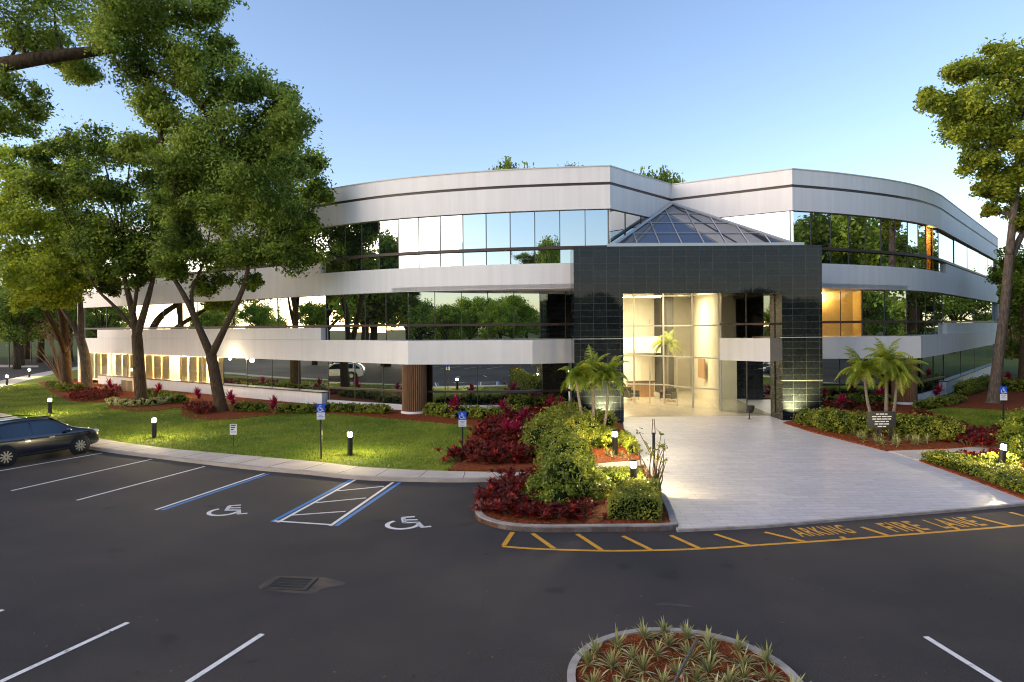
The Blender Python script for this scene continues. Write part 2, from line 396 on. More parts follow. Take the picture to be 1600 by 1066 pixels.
# leaves: many small separate faces
def leaf_faces(C, N, L, W):
    n = len(C)
    N = N / (np.linalg.norm(N, axis=1, keepdims=True) + 1e-9)
    t = NR.normal(size=(n, 3)); t -= N * (t * N).sum(1, keepdims=True); t /= np.linalg.norm(t, axis=1, keepdims=True) + 1e-9
    b = np.cross(N, t)
    L = L * NR.uniform(.65, 1.25, (n, 1)) * .5; W = W * NR.uniform(.7, 1.2, (n, 1)) * .5
    v = np.stack([C - t * L, C - t * L * .1 + b * W + N * W * .25, C + t * L, C - t * L * .1 - b * W + N * W * .25], 1).reshape(-1, 3)
    f = np.arange(4 * n).reshape(-1, 4)
    return v, f
def lump_leaves(lumps, clusters, per, L, W, csig=.2, inner=.35, up=.45):
    CC, NN = [], []
    for (x, y, z, rx, ry, rz) in lumps:
        R3 = np.array([rx, ry, rz]); c = np.array([x, y, z]); k = max(3, int(clusters))
        d = NR.normal(size=(k, 3)); d /= np.linalg.norm(d, axis=1, keepdims=True)
        u = NR.uniform(inner ** 2, 1.0, (k, 1)) ** .5 * NR.uniform(.85, 1.12, (k, 1))
        cc = c + d * u * R3
        q = np.repeat(cc, per, 0) + NR.normal(size=(k * per, 3)) * R3 * csig
        CC.append(q); NN.append(NR.normal(size=q.shape) * .75 + (q - c) / R3 * .5 + np.array([0, 0, up]))
    return leaf_faces(np.concatenate(CC), np.concatenate(NN), L, W)
def leaf_obj(name, vf, m, parent, extra=None):
    mb = MB(); v, f = vf; o_ = org(parent)
    me = bpy.data.meshes.new(name)
    v = v - np.array(o_)
    nf = len(f)
    if extra is not None and extra.v:
        ev = np.array(extra.v).reshape(-1, 3) - np.array(o_)
        allv = v.tolist() + ev.tolist(); b = len(v)
        allf = f.tolist() + [tuple(b + i for i in q) for q in extra.f]
    else: allv, allf = v.tolist(), f.tolist()
    me.from_pydata(allv, [], allf)
    ms = m if isinstance(m, (list, tuple)) else [m]
    for q in ms: me.materials.append(q)
    if extra is not None and extra.v: me.polygons.foreach_set('material_index', [0] * nf + [1] * len(extra.f))
    me.update()
    ob = bpy.data.objects.new(name, me); COL.objects.link(ob)
    if parent: ob.parent = parent
    ORG[ob.name] = o_
    return ob
def icos(mb, c, r, mi=0, seg=9, rings=6):
    v, f = [], []
    for i in range(rings + 1):
        th = math.pi * i / rings
        for k in range(seg):
            a = 2 * math.pi * k / seg
            v.append((c[0] + r[0] * math.sin(th) * math.cos(a), c[1] + r[1] * math.sin(th) * math.sin(a), c[2] + r[2] * math.cos(th)))
    for i in range(rings):
        for k in range(seg):
            f.append((i * seg + k, (i + 1) * seg + k, (i + 1) * seg + (k + 1) % seg, i * seg + (k + 1) % seg))
    mb.add(v, f, mi)

# ------------------------------------------------------------------ the setting: ground, lot, paving, lawns
m = MB(); m.sheet([(-900, -600), (900, -600), (900, 1200), (-900, 1200)], -.06)
structure(m.build('ground', M['earth']))
m = MB(); m.sheet([(-90, -46), (90, -46), (90, 36), (-14, 36), (-36, 66), (-90, 66)], 0)
lot = structure(m.build('parking_lot', M['asphalt']))
m = MB(); m.sheet(GG([(-500, 612), (0, 594), (60, 584), (150, 571), (150, 562), (-500, 568)]), -.02)
structure(m.build('road', M['asphalt']))
m = MB(); m.sheet(GG([(-500, 566), (-500, 575), (0, 574), (60, 574), (60, 571), (0, 570)]), .0)
structure(m.build('verge_path', M['concrete']))

SW_TOP = [(835, 737), (790, 738), (700, 736), (640, 734), (560, 729), (500, 722), (400, 713), (320, 706), (240, 698), (145, 683), (60, 660), (0, 645), (-100, 624), (-300, 600)]
SW_BOT = [(835, 746), (790, 752), (720, 754), (640, 753), (560, 750), (480, 742), (400, 735), (320, 726), (240, 716), (145, 703), (60, 679), (0, 662), (-100, 636), (-300, 607)]
def smooth_px(l, k=4): return spline(l, k)
swt = [G(a, b, .12) for a, b in smooth_px(SW_TOP)]; swb = [G(a, b, .0) for a, b in smooth_px(SW_BOT)]
lawn_pts = swt + GG([(-300, 590), (0, 599), (60, 588), (125, 575)], .08) + [(-30, 95), (4.6, 95), (4.6, 36.6), (5.3, 33.2)]
m = MB(); m.prism(lawn_pts, -.05, .085)
structure(m.build('lawn', M['lawn']))
m = MB(); m.prism(swt + swb[::-1], -.05, .12)
# joints between the slabs
tot = plen(swb); d = 1.0
while d < tot - 1:
    a = Vector(walk(swb, d)); 
    bi = min(range(len(swt)), key=lambda i: (Vector(swt[i]) - a).length)
    t = (Vector(walk(swb, d + .05)) - a).normalized(); nrm = Vector((-t.y, t.x))
    if (Vector(swt[bi]) - a).dot(nrm) < 0: nrm = -nrm
    L = (Vector(swt[bi]) - a).length
    m.obox((a + nrm * (L * .5 + .02)), nrm, L * .48, .012, .10, .1235, 1); d += 1.52
m.sweep(swb, -.004, -.16, .1, .1245, 2)
structure(m.build('sidewalk', [M['concrete'], M['joint'], M['kerb']]))
fp = GG([(-300, 596), (0, 606), (50, 592), (90, 583), (126, 577)], .1); fq = GG([(-300, 588), (0, 595), (60, 583), (100, 576), (132, 571)], .1)
m = MB(); m.prism(fp + fq[::-1], -.05, .10); structure(m.build('footpath', M['concrete']))

BED = [(60, 598), (105, 626), (178, 629), (168, 638), (230, 643), (282, 637), (286, 650), (335, 657), (420, 649), (500, 645), (620, 655), (700, 662), (742, 668), (735, 700), (700, 735)]
bed = GG(smooth_px(BED, 3), .1) + GG([(790, 736), (835, 736), (900, 733), (1003, 722), (976, 672)], .1) + [(5.6, 42), (-6, 42.5), (-41, 67), (-45, 70)]
m = MB(); m.prism(bed, -.04, .125); structure(m.build('mulch_bed', M['mulch']))
m = MB(); m.prism(GG([(905, 737), (922, 739), (1006, 728), (1003, 721), (930, 727)], .1), 0, .155); structure(m.build('stepping_path', M['concrete']))

ISL = [(835, 736), (795, 742), (772, 757), (750, 781), (742, 802), (752, 817), (790, 828), (850, 832), (950, 831), (1050, 829), (1056, 818), (1044, 788), (1022, 755), (1004, 724)]
isl = GG(smooth_px(ISL, 4), .0)
m = MB(); m.prism(isl, -.03, .118); m2 = MB(); m2.sweep(isl[4:-4], 0, .17, -.02, .15)
structure(m.build('island_bed', M['mulch'])); structure(m2.build('kerb', M['kerb'], smooth=False))

plaza = GG([(975, 671), (1001, 716), (1037, 780), (1057, 827), (1120, 824), (1200, 820), (1300, 811), (1400, 803), (1500, 795), (1600, 786)], .05) + GG([(1604, 781), (1524, 750), (1436, 719), (1386, 704), (1267, 674), (1222, 660)], .05) + [(16.4, 37), (16.4, 56), (5.9, 56), (5.9, 36.5)]
m = MB(); m.prism(plaza, -.04, .06); structure(m.build('plaza', M['paver']))
edge = GG([(1057, 827), (1120, 824), (1200, 820), (1300, 811), (1400, 803), (1500, 795), (1600, 786), (1700, 777)], .05)
m = MB(); m.sweep(edge, -.10, -.003, -.02, .066); structure(m.build('plaza_kerb', M['kerb']))

RB = GG([(1224, 660), (1267, 674), (1386, 704), (1480, 701), (1590, 692), (1800, 680), (1800, 600), (1600, 590)], .1) + [(45, 62), (31, 47.6), (25, 42.6), (16.4, 42.6), (16.4, 37)]
m = MB(); m.prism(RB, -.03, .12); structure(m.build('mulch_bed', M['mulch']))
m = MB(); m.prism(GG(smooth_px([(1432, 649), (1470, 638), (1550, 641), (1600, 645), (1800, 655), (1800, 678), (1600, 684), (1540, 673), (1480, 661), (1432, 650)], 3), .1), 0, .13); structure(m.build('lawn', M['lawn']))
m = MB(); m.prism(GG([(1386, 704), (1480, 701), (1590, 692), (1800, 680), (1800, 692), (1600, 703), (1505, 711), (1436, 719)], .08), -.03, .085); structure(m.build('footpath', M['concrete']))
m = MB(); m.prism(GG([(1436, 719), (1505, 711), (1600, 703), (1690, 697), (1700, 800), (1606, 781), (1524, 750)], .1), -.03, .11); structure(m.build('mulch_bed', M['mulch']))

# end of the planted island nearest the camera
IC = (2.38, 9.62); ir = 1.64
iso = [(IC[0] + ir * math.cos(a), IC[1] + ir * math.sin(a)) for a in np.linspace(0, math.pi, 33)] + [(IC[0] - ir - .1, 0), (IC[0] - ir + .2, -6), (IC[0] + ir + .2, -6), (IC[0] + ir + .1, 0)]
m = MB(); m.prism(iso, -.03, .10); structure(m.build('island_bed', M['mulch']))
m = MB(); m.sweep([iso[-1]] + iso[:33] + [iso[33]], 0, .12, -.02, .13); structure(m.build('kerb', M['kerb']))

# painted markings lie on the lot
def stripe(name, a, b, wd, m_, z=.004):
    a, b = Vector(a), Vector(b); q = MB(); c = (a + b) / 2; dd = b - a
    n = Vector((-dd.y, dd.x)).normalized() * wd / 2
    q.sheet([tuple(a + n), tuple(b + n), tuple(b - n), tuple(a - n)], z)
    return q.build(name, m_, lot)
for a, b in (((160, 708), (-6, 737)), ((238, 717.5), (18, 767)), ((320, 729), (120, 782)), ((413, 740), (243, 797)), ((200, 973), (0, 1066)), ((410, 991), (285, 1072)), ((1446, 995), (1570, 1072)), ((5, 953), (-160, 1010)), ((20, 686), (-140, 706))):
    stripe('parking_line', G(*a), G(*b), .10, M['white_paint'])
for k in range(12): stripe('parking_line', (-30 + k * 2.75, -6.5), (-31.2 + k * 2.75, -1.6), .10, M['white_paint'])
for k in range(9): stripe('parking_line', (8 + k * 2.75, 1.5), (9.2 + k * 2.75, 6.4), .10, M['white_paint'])
stripe('blue_line', G(420, 740.5), G(253, 797.5), .12, M['blue_paint'])
stripe('blue_line', G(548, 750), G(425, 815.5), .12, M['blue_paint']); stripe('blue_line', G(625, 754), G(525, 822), .12, M['blue_paint'])
stripe('aisle_line', G(555, 750), G(434, 816.5), .10, M['white_paint']); stripe('aisle_line', G(614, 754), G(516, 822), .10, M['white_paint'])
stripe('aisle_line', G(428, 814.5), G(519, 820.5), .10, M['white_paint'], .008)
for a, b in (((527, 767.5), (600, 760.5)), ((494, 786), (572, 778.5)), ((456, 805.5), (540, 799.5))): stripe('aisle_line', G(*a), G(*b), .09, M['white_paint'], .008)
def stroke(q, pts, wd, T, mi=0):
    for i in range(len(pts) - 1):
        a, b = Vector(pts[i]), Vector(pts[i + 1]); dd = (b - a).normalized(); n = Vector((-dd.y, dd.x)) * wd / 2
        e = dd * wd * .3
        q.add([T(*(a - e + n)), T(*(b + e + n)), T(*(b + e - n)), T(*(a - e - n))], [(3, 2, 1, 0)], mi)
def wheelchair(q, T, mi=0, head=True):
    wd = .10
    arc = [(.40 + .33 * math.cos(t), .33 + .33 * math.sin(t)) for t in np.linspace(R(128), R(352), 18)]
    for i in range(len(arc) - 1):
        a, b = Vector(arc[i]), Vector(arc[i + 1]); o = Vector((.40, .33)); r0 = (a - o).normalized() * wd / 2; r1 = (b - o).normalized() * wd / 2
        q.add([T(*(a + r0)), T(*(b + r1)), T(*(b - r1)), T(*(a - r0))], [(0, 1, 2, 3)], mi)
    stroke(q, [(.36, .82), (.42, .46)], wd, T, mi); stroke(q, [(.42, .45), (.70, .45)], wd, T, mi); stroke(q, [(.70, .45), (.82, .10)], wd, T, mi); stroke(q, [(.82, .08), (.98, .12)], wd * .9, T, mi)
    stroke(q, [(.40, .65), (.66, .65)], wd * .85, T, mi); stroke(q, [(.36, .86), (.58, .90)], wd, T, mi)
for px, py, s_ in ((349, 805.5, 1.18), (635, 826.5, 1.22)):
    o = Vector(G(px, py)); q = MB(); a = R(4)
    wheelchair(q, lambda x, y: (o.x + ((x - .5) * math.cos(a) - y * math.sin(a)) * s_, o.y + ((x - .5) * math.sin(a) + y * math.cos(a)) * s_, .004))
    q.build('wheelchair_symbol', M['white_paint'], lot)
YL = [(785, 854), (830, 857.5), (900, 860), (960, 861), (1030, 860), (1100, 857.5), (1200, 851), (1300, 844.5), (1400, 837), (1500, 829), (1600, 821), (1700, 812)]
q = MB(); yl = GG(smooth_px(YL, 3)); A, B = offs(yl, .055), offs(yl, -.055); n = len(yl)
q.add([(p[0], p[1], .004) for p in A + B], [(i, n + i, n + i + 1, i + 1) for i in range(n - 1)])
q.build('fire_lane_line', M['yellow'], lot)
for a, b in (((801, 832), (787, 853)), ((832, 834), (866, 858)), ((902, 835), (940, 860)), ((973, 838), (1018, 860)), ((1048, 837), (1092, 857)), ((1117, 835), (1172, 853)), ((1195, 832), (1258, 847)), ((1346, 824), (1388, 837.5)), ((1520, 807.5), (1580, 822.5)), ((1578, 801), (1640, 817)), ((1314, 839), (1322, 843)), ((1434, 829), (1444, 833)), ((1490, 824), (1500, 829))):
    stripe('fire_lane_line', G(*a), G(*b), .12, M['yellow'], .008)
def lettering(txt, a, b, hgt, m_, parent, name, z=.004):
    """flat letters from ground point a to b"""
    cu = bpy.data.curves.new(name, 'FONT'); cu.body = txt; cu.size = 1.0; cu.space_character = 1.16; cu.offset = .018
    to = bpy.data.objects.new(name, cu); COL.objects.link(to)
    dg = bpy.context.evaluated_depsgraph_get(); dg.update()
    me = bpy.data.meshes.new_from_object(to.evaluated_get(dg)); bpy.data.objects.remove(to)
    v = np.array([p.co[:] for p in me.vertices]); v -= v.min(0); mxs = v.max(0)
    a, b = Vector(a), Vector(b); ax = (b - a); L = ax.length; ax.normalize(); ay = Vector((-ax.y, ax.x))
    for p, c in zip(me.vertices, v):
        q = a + ax * (c[0] / mxs[0] * L) + ay * (c[1] / mxs[1] * hgt); p.co = (q.x, q.y, z)
    me.materials.clear(); me.materials.append(m_)
    o = bpy.data.objects.new(name, me); COL.objects.link(o); o.parent = parent; ORG[o.name] = (0, 0, 0); return o
lettering('ARKING', G(1254, 839.5), G(1341, 833), .70, M['letter_yellow'], lot, 'lettering')
lettering('FIRE  LANE', G(1402, 832), G(1545, 821), .78, M['letter_yellow'], lot, 'lettering')
# worn sandy patch and a scrape on the asphalt
q = MB(); c0 = [(404, 917), (420, 906), (437, 900), (498, 902), (518, 905), (540, 913), (505, 920), (488, 928), (440, 925), (408, 921)]
q.sheet(GG(smooth_px(c0 + [c0[0]], 3)[:-1]), .003); q.build('sand_stain', M['asphalt_patch'], lot)
q = MB(); q.sheet(GG([(1021, 945), (1035, 942), (1075, 946), (1083, 949), (1045, 946)]), .003); q.build('scrape', M['asphalt_patch'], lot)
# storm drain
gp = [Vector(G(*p)) for p in ((435, 903), (493, 905.5), (476, 922.5), (414, 919.5))]; gc = sum(gp, Vector((0, 0))) / 4
t = thing('storm_drain', (gc.x, gc.y, 0), 'black iron storm drain grate set in the asphalt with sand round it', 'drain')
q = MB(); q.sheet([tuple(p) for p in gp], .006); q.build('pit_shade', M['dark'], t)  # flat dark sheet painted as the shaded hollow under the bars
q = MB()
for i in range(4):
    a, b = gp[i], gp[(i + 1) % 4]; q.obox((a + b) / 2, b - a, (b - a).length / 2 + .04, .04, .0, .02 + .002 * (i % 2))
q.build('frame', M['iron'], t)
q = MB()
for k in range(1, 16):
    a = gp[0].lerp(gp[1], k / 16); b = gp[3].lerp(gp[2], k / 16); q.obox((a + b) / 2, b - a, (b - a).length / 2, .012, .007, .015)
for k in range(1, 4):
    a = gp[0].lerp(gp[3], k / 4); b = gp[1].lerp(gp[2], k / 4); q.obox((a + b) / 2, b - a, (b - a).length / 2, .022, .008, .018)
q.build('grate', M['iron'], t)

# ------------------------------------------------------------------ the office building
bld = thing('office_building', (10, 45, 0), 'curved white three storey office building with mirrored window bands and glass entrance', 'building')
UL = [(-42, 66)] + spline([(-13, 44.7), (-10.2, 42.8), (-7.8, 41.4), (-5.3, 40.3), (-2.6, 39.4), (0, 38.75), (2.88, 38.3), (5.52, 38.0)], 4)
NO = (10.14, 43.2)
UR = spline([(16.1, 39.07), (19, 40.15), (21.9, 41.5), (24, 42.65), (26.2, 44.1), (28.2, 45.8), (30, 47.6)], 4) + [(51.3, 72)]
U = UL + [NO] + UR
BK = [(37.6, 83.7), (10.1, 66), (-31, 80.4)]
q = MB(); q.sweep(U, 0, .45, 13.14, 14.0); q.build('parapet', M['white_wall'], bld)
q = MB(); q.sweep(U, -.04, .5, 14.0, 14.06); q.build('coping', M['coping'], bld)
q = MB(); q.sweep(U, .06, .45, 12.98, 13.14); q.build('reveal_line', M['brown'], bld)
q = MB(); q.sweep(U, 0, .45, 11.65, 12.98); q.build('spandrel', M['white_wall'], bld)
q = MB(); q.prism(offs(U, .45) + BK, 13.2, 13.3); q.build('roof', M['coping'], bld)
q = MB(); q.sweep([U[-1]] + BK + [U[0]], 0, .4, 0, 13.9); q.build('rear_wall', M['white_wall'], bld)
# second spandrel with its raised lengths
st0, st1 = (-38.6, 63.5), (-12.4, 44.26)
sr0, sr1 = (31.2, 49.0), (51.2, 71.88)
for nm, pl in (('l', UL), ('r', UR)):
    q = MB(); q.sweep(pl, 0, .45, 7.24, 8.66); q.build('spandrel', M['white_wall'], bld)
B1L = [(-42, 66), (-11.7, 43.75), (-6.0, 39.3), (1.15, 38.9), (3.6, 39.8), (5.6, 40.6)]
B1R = [(16.4, 42.2), (25.2, 42.1), (30.3, 47.7), (51.3, 72)]
for pl in (B1L, B1R):
    q = MB(); q.sweep(pl, 0, .4, 2.98, 4.35); q.build('spandrel', M['white_wall'], bld)
    q = MB(); q.sweep(pl, .4, 4.2, 2.99, 3.2); q.sweep(pl, .4, 4.6, 4.1, 4.33); q.build('ledge', M['white_wall'], bld)
for a, b in ((st0, st1), (sr0, sr1)):
    q = MB(); q.sweep([a, b], 0.02, .42, 8.672, 9.40); q.build('raised_spandrel', M['white_wall'], bld)
    q = MB(); q.sweep([a, b], 0.02, .42, 4.362, 5.14); q.build('raised_spandrel', M['white_wall'], bld)
    q = MB(); q.sweep([a, b], .06, .45, 0, .90); q.build('sill_wall', M['white_wall'], bld)
    q = MB(); q.sweep([a, b], 0, .5, .90, .97); q.build('sill', M['brown'], bld)
# window lines of the three storeys
G3L, G3R = offs(UL, .22), offs(UR, .22)
G2L = [(-41.6, 66.1), (-12.1, 44.45), (-6.2, 40.7), (2.7, 41.5), (4.8, 41.9)]
G2R = [(16.4, 44.6), (18.5, 44.3), (25.0, 43.3), (31.0, 49.2), (51.1, 72.2)]
G1L = [(-41.6, 66.1), (-12.0, 44.5), (-6.0, 41.0), (1.2, 40.5), (3.4, 41.1), (5.5, 41.8)]
G1R = [(16.4, 43.6), (25.3, 43.5), (31.2, 49.4), (51.1, 72.2)]
q = MB(); q.prism([p for p in UL if p[0] > -7.2] + [(4.6, 44.2), (2.5, 43.5), (-6.2, 41.2)], 7.26, 7.5)
q.build('soffit', M['white_wall'], bld); q = MB(); q.prism([p for p in UR if p[0] < 25.5] + [(25, 43.8), (18.5, 47), (16.4, 47.5)], 7.26, 7.5); q.build('soffit', M['white_wall'], bld)
for pl, z, dz in ((UL, 9.45, .16), (UR, 9.45, .16), (G2L, 5.17, .15), (G2R, 5.17, .15), (G1L[1:], 1.20, .12), (G1R[:3], 1.20, .12)):
    off_ = -.02 if z > 6 else -.12
    q = MB(); q.sweep(pl, off_, off_ + .2, z, z + dz); q.build('rail', M['brown'], bld)
for pl in (G1L[1:], G1R[:3]):
    q = MB(); q.sweep(pl, -.12, .3, 0, .45); q.build('base_kerb', M['white_wall'], bld)
def pane(a, b, z0, z1, m_, name='window', jit=.0035):
    """one sheet of glass with its dark joint; each hangs very slightly out of true, as real panes do"""
    a, b = Vector(a), Vector(b); dd = (b - a).normalized(); n = Vector((-dd.y, dd.x))
    j = [rnd.uniform(-jit, jit) * (b - a).length for _ in range(2)]; k = rnd.uniform(-jit, jit) * .7 * (z1 - z0)
    q = MB(); c = lambda p, s_, z: (p.x + n.x * s_, p.y + n.y * s_, z)
    q.quad(c(a, j[0], z0), c(b, j[1], z0), c(b, j[1] + k, z1), c(a, j[0] + k, z1), 0)
    q.obox(a + dd * .02, dd, .022, .03, z0, z1, 1)
    return q.build(name, [m_, M['mullion']], bld)
def panes(pl, z0, z1, segs, m_, d0=0.0, pick=None):
    d = d0; L = plen(pl); i = 0
    for wd, cnt in segs:
        for _ in range(cnt):
            if d >= L - .05: return
            mm = pick(d, i) if pick else None
            pane(walk(pl, d), walk(pl, min(d + wd, L)), z0, z1, mm or m_); d += wd; i += 1
ls = plen(G3L[:2])
panes(G3L, 8.66, 11.65, [(ls / 6, 6), ((plen(G3L) - ls) / 14, 14)], M['mirror'])
na = offs([UL[-1], NO], .15); nb = offs([NO, UR[0]], .15)
panes(na, 9.2, 11.65, [(plen(na) / 4, 4)], M['mirror']); panes(nb, 9.2, 11.65, [(plen(nb) / 4, 4)], M['mirror'])
lr = plen(G3R[:-1])
panes(G3R, 8.66, 11.65, [(lr / 11, 11), (plen(G3R[-2:]) / 5, 5)], M['mirror'], pick=lambda d, i: M['semi'] if i == 9 else None)
l2 = plen(G2L[:2])
panes(G2L, 4.35, 7.24, [(l2 / 7, 7), (plen(G2L[1:3]) / 4, 4), (plen(G2L[2:]) / 7, 7)], M['mirror2'])
panes(G2R, 4.35, 7.24, [(plen(G2R[:2]), 1), (plen(G2R[1:3]) / 5, 5), (plen(G2R[2:4]) / 4, 4), (plen(G2R[3:]) / 4, 4)], M['mirror2'], pick=lambda d, i: M['semi'] if i in (1, 2, 3) else None)
l1 = plen(G1L[:2])
panes(G1L, .45, 3.0, [(l1 / 12, 12), (plen(G1L[1:3]) / 3, 3), (plen(G1L[2:]) / 6, 6)], M['mirror2'], pick=lambda d, i: M['semi'] if i < 8 else None)
panes(G1R, .45, 3.0, [(plen(G1R[:2]) / 4, 4), (plen(G1R[1:3]) / 3, 3), (plen(G1R[2:]) / 4, 4)], M['mirror2'])
# round columns
for cx, cy in ((-5.75, 40.05), (24.55, 42.8)):
    q = MB(); prof = []
    vv, n = [], 72
    for z in (.2, 3.1):
        for k in range(n):
            r = .70 + .025 * math.cos(k * math.pi); a = 2 * math.pi * k / n; vv.append((cx + r * math.cos(a), cy + r * math.sin(a), z))
    q.add(vv, [(k, (k + 1) % n, n + (k + 1) % n, n + k) for k in range(n)])
    cob = q.build('column', M['column'], bld)
    q = MB(); q.lathe([(.80, .0), (.80, .22), (.76, .25)], (cx, cy, 0), 32); q.build('column_base', M['white_wall'], cob)
# dark tiled portal
PX0, PX1, PX2, PX3, PY0, PY1 = 3.27, 5.86, 14.24, 16.36, 36.0, 37.7
q = MB(); q.box(PX0, PX1, PY0, PY1, 0, 6.8); q.box(PX2, PX3, PY0, PY1, 0, 6.8); q.box(PX0, PX3, PY0, PY1 + .3, 6.8, 9.3)
q.build('portal', M['granite'], bld)
q = MB()
for z in (2.15, 4.42):
    for a, b in ((PX0, PX1), (PX2, PX3)): q.box(a - .006, b + .006, PY0 - .006, PY0 + .3, z, z + .03)
q.build('trim_line', M['alu'], bld)
# skylight leaning into the corner between the wings
A0, A1, AP = Vector((5.75, 37.95, 9.62)), Vector((15.85, 38.35, 9.62)), Vector((10.14, 43.0, 12.75))
skl = MB(); skl.add([A0, A1, AP, A0 - Vector((0, 0, .1)), A1 - Vector((0, 0, .1))], [(0, 1, 2)]); sko = skl.build('skylight', M['skyglass'], bld)
q = MB(); q.box(5.3, 16.2, 37.75, 38.0, 9.28, 9.66)
nn = (A1 - A0).cross(AP - A0).normalized() * .035
def on(u_, v_): return A0.lerp(A1, u_).lerp(AP, v_) + nn
q.tube([on(0, 0), AP + nn], .10, 4); q.tube([on(1, 0), AP + nn], .10, 4); q.tube([on(0, 0), on(1, 0)], .07, 4)
dirx = (A1 - A0)
for k in range(1, 8):
    u_ = k / 8; base = A0.lerp(A1, u_) + nn
    top = (A0.lerp(AP, u_ / .435) if u_ <= .435 else A1.lerp(AP, (1 - u_) / .565)) + nn
    q.tube([base, top], .038, 4)
for v_ in (.25, .5, .74): q.tube([A0.lerp(AP, v_) + nn, A1.lerp(AP, v_) + nn], .025, 4)
q.build('skylight_frame', M['alu'], sko)
# lobby
q = MB()
lob = [(5.92, 37.8), (6.6, 53), (14.0, 53), (12.45, 40.5)]
q.sweep(lob, -.2, 0, .06, 7.3); q.build('lobby_wall', M['cream'], bld)
q = MB(); q.prism([(5.9, 37.7), (16.3, 37.7), (16.3, 54), (5.9, 54)], 7.24, 7.4); q.build('lobby_ceiling', M['ceiling_white'], bld)
q = MB(); q.box(6.6, 11.7, 50.5, 52.9, 3.1, 4.3); q.build('balcony', M['ceiling_white'], bld)
q = MB(); q.box(11.0, 11.9, 50.3, 52.9, .06, 7.2); q.build('lobby_pier', M['dark'], bld)
q = MB(); q.box(5.95, 16.2, 37.9, 53.9, .055, .068); q.build('lobby_floor', M['lobby_floor'], bld)
for x0, x1, z0, z1, mm in ((9.95, 10.75, .1, 2.6, 'wood'), (9.95, 10.75, 4.4, 6.5, 'wood'), (8.95, 9.55, .1, 2.6, 'dark'), (8.95, 9.55, 4.4, 6.7, 'dark'), (7.6, 8.5, 4.4, 6.5, 'dark')):
    q = MB(); q.box(x0, x1, 52.82, 52.95, z0, z1); q.box(x0 - .08, x0, 52.78, 52.9, z0, z1 + .08, 1); q.box(x1, x1 + .08, 52.78, 52.9, z0, z1 + .08, 1); q.box(x0, x1, 52.78, 52.9, z1, z1 + .08, 1)
    dob = q.build('lobby_door', [M[mm], M['ceiling_white']], bld)
    q = MB(); q.box(x1 - .14, x1 - .1, 52.74, 52.82, z0 + .9, z0 + 1.2); q.build('handle', M['alu'], dob)
q = MB()
for x, y in ((8.2, 46), (9.6, 46.4), (8.2, 48.5), (9.8, 48.8), (11.2, 46.5), (11.6, 43.2), (12.0, 48.5)): q.lathe([(.14, 7.225), (.14, 7.238)], (x, y, 0), 14)
q.build('downlight', M['tube'], bld)
q = MB(); q.box(12.55, 12.6, 44.6, 46.2, 1.6, 2.9); q.build('wall_panel', M['wood'], bld)
CW = [(6.9, 45.0), (7.95, 44.6), (9.75, 44.0), (11.0, 41.6), (12.3, 40.3)]
lz = [.08, 1.3, 3.15, 5.1, 7.24]
for i in range(4):
    for k in range(4):
        a, b = Vector(CW[i]), Vector(CW[i + 1]); q = MB()
        q.quad((*a, lz[k]), (*b, lz[k]), (*b, lz[k + 1]), (*a, lz[k + 1])); q.build('entrance_pane', M['clear'], bld)
q = MB()
for p in CW + [(8.9, 44.28), (10.35, 42.85)]: q.tube([(p[0], p[1], .06), (p[0], p[1], 7.24 if p in CW else 3.1)], .06 if p in CW else .04, 4)
for z in lz[1:4]: q.sweep(CW, -.05, .05, z - .04, z + .04)
q.build('entrance_frame', M['alu'], bld)
DE = [(12.3, 40.3), (14.5, 37.95)]
for z0, z1, n in ((.08, 3.05, 2), (4.35, 7.24, 2)):
    for k in range(n):
        a = Vector(DE[0]).lerp(Vector(DE[1]), k / n); b = Vector(DE[0]).lerp(Vector(DE[1]), (k + 1) / n); pane(a, b, z0, z1, M['semi'] if z0 > 1 else M['mirror2'])
q = MB(); q.sweep(DE, -.12, .3, 3.05, 4.35); q.build('spandrel', M['white_wall'], bld)
q = MB(); q.sweep(DE, -.10, .1, 5.1, 5.22); q.build('rail', M['brown'], bld)
# lamps the photo shows lit: lobby ceiling strips
def area(name, loc, sx, sy, e, col=(1, .83, .55), rot=(0, 0, 0), parent=None):
    l = bpy.data.lights.new(name, 'AREA'); l.shape = 'RECTANGLE'; l.size = sx; l.size_y = sy; l.energy = e; l.color = col
    o = bpy.data.objects.new(name, l); COL.objects.link(o); o.rotation_euler = rot
    if parent: o.parent = parent; p_ = org(parent); loc = tuple(loc[i] - p_[i] for i in range(3))
    o.location = loc; return o
def point(name, loc, e, r=.1, col=(1, .78, .45), parent=None):
    l = bpy.data.lights.new(name, 'POINT'); l.energy = e; l.shadow_soft_size = r; l.color = col
    o = bpy.data.objects.new(name, l); COL.objects.link(o)
    if parent: o.parent = parent; p_ = org(parent); loc = tuple(loc[i] - p_[i] for i in range(3))
    o.location = loc; return o
for x, y, sx, sy in ((8.6, 46.2, 3.0, .12), (9.5, 50.5, 3.0, .12), (11.6, 44.5, 1.2, .12), (13.9, 40.6, 1.8, .12)):
    q = MB(); q.box(x - sx / 2, x + sx / 2, y - sy / 2, y + sy / 2, 7.19, 7.236); q.build('ceiling_light', M['tube'], bld)
area('lobby_lamp', (8.8, 47.0, 7.1), 2.5, 3, 360, parent=bld); area('lobby_lamp', (11.6, 46.5, 7.0), 1.0, 3, 80, parent=bld)
area('lobby_lamp', (9.6, 42.5, 7.1), 2.5, 1.5, 130, parent=bld); area('balcony_lamp', (8.2, 51.4, 3.0), 1.5, 1, 70, parent=bld)
area('side_lamp', (14.6, 40.8, 6.9), 1.0, 1.5, 60, parent=bld)
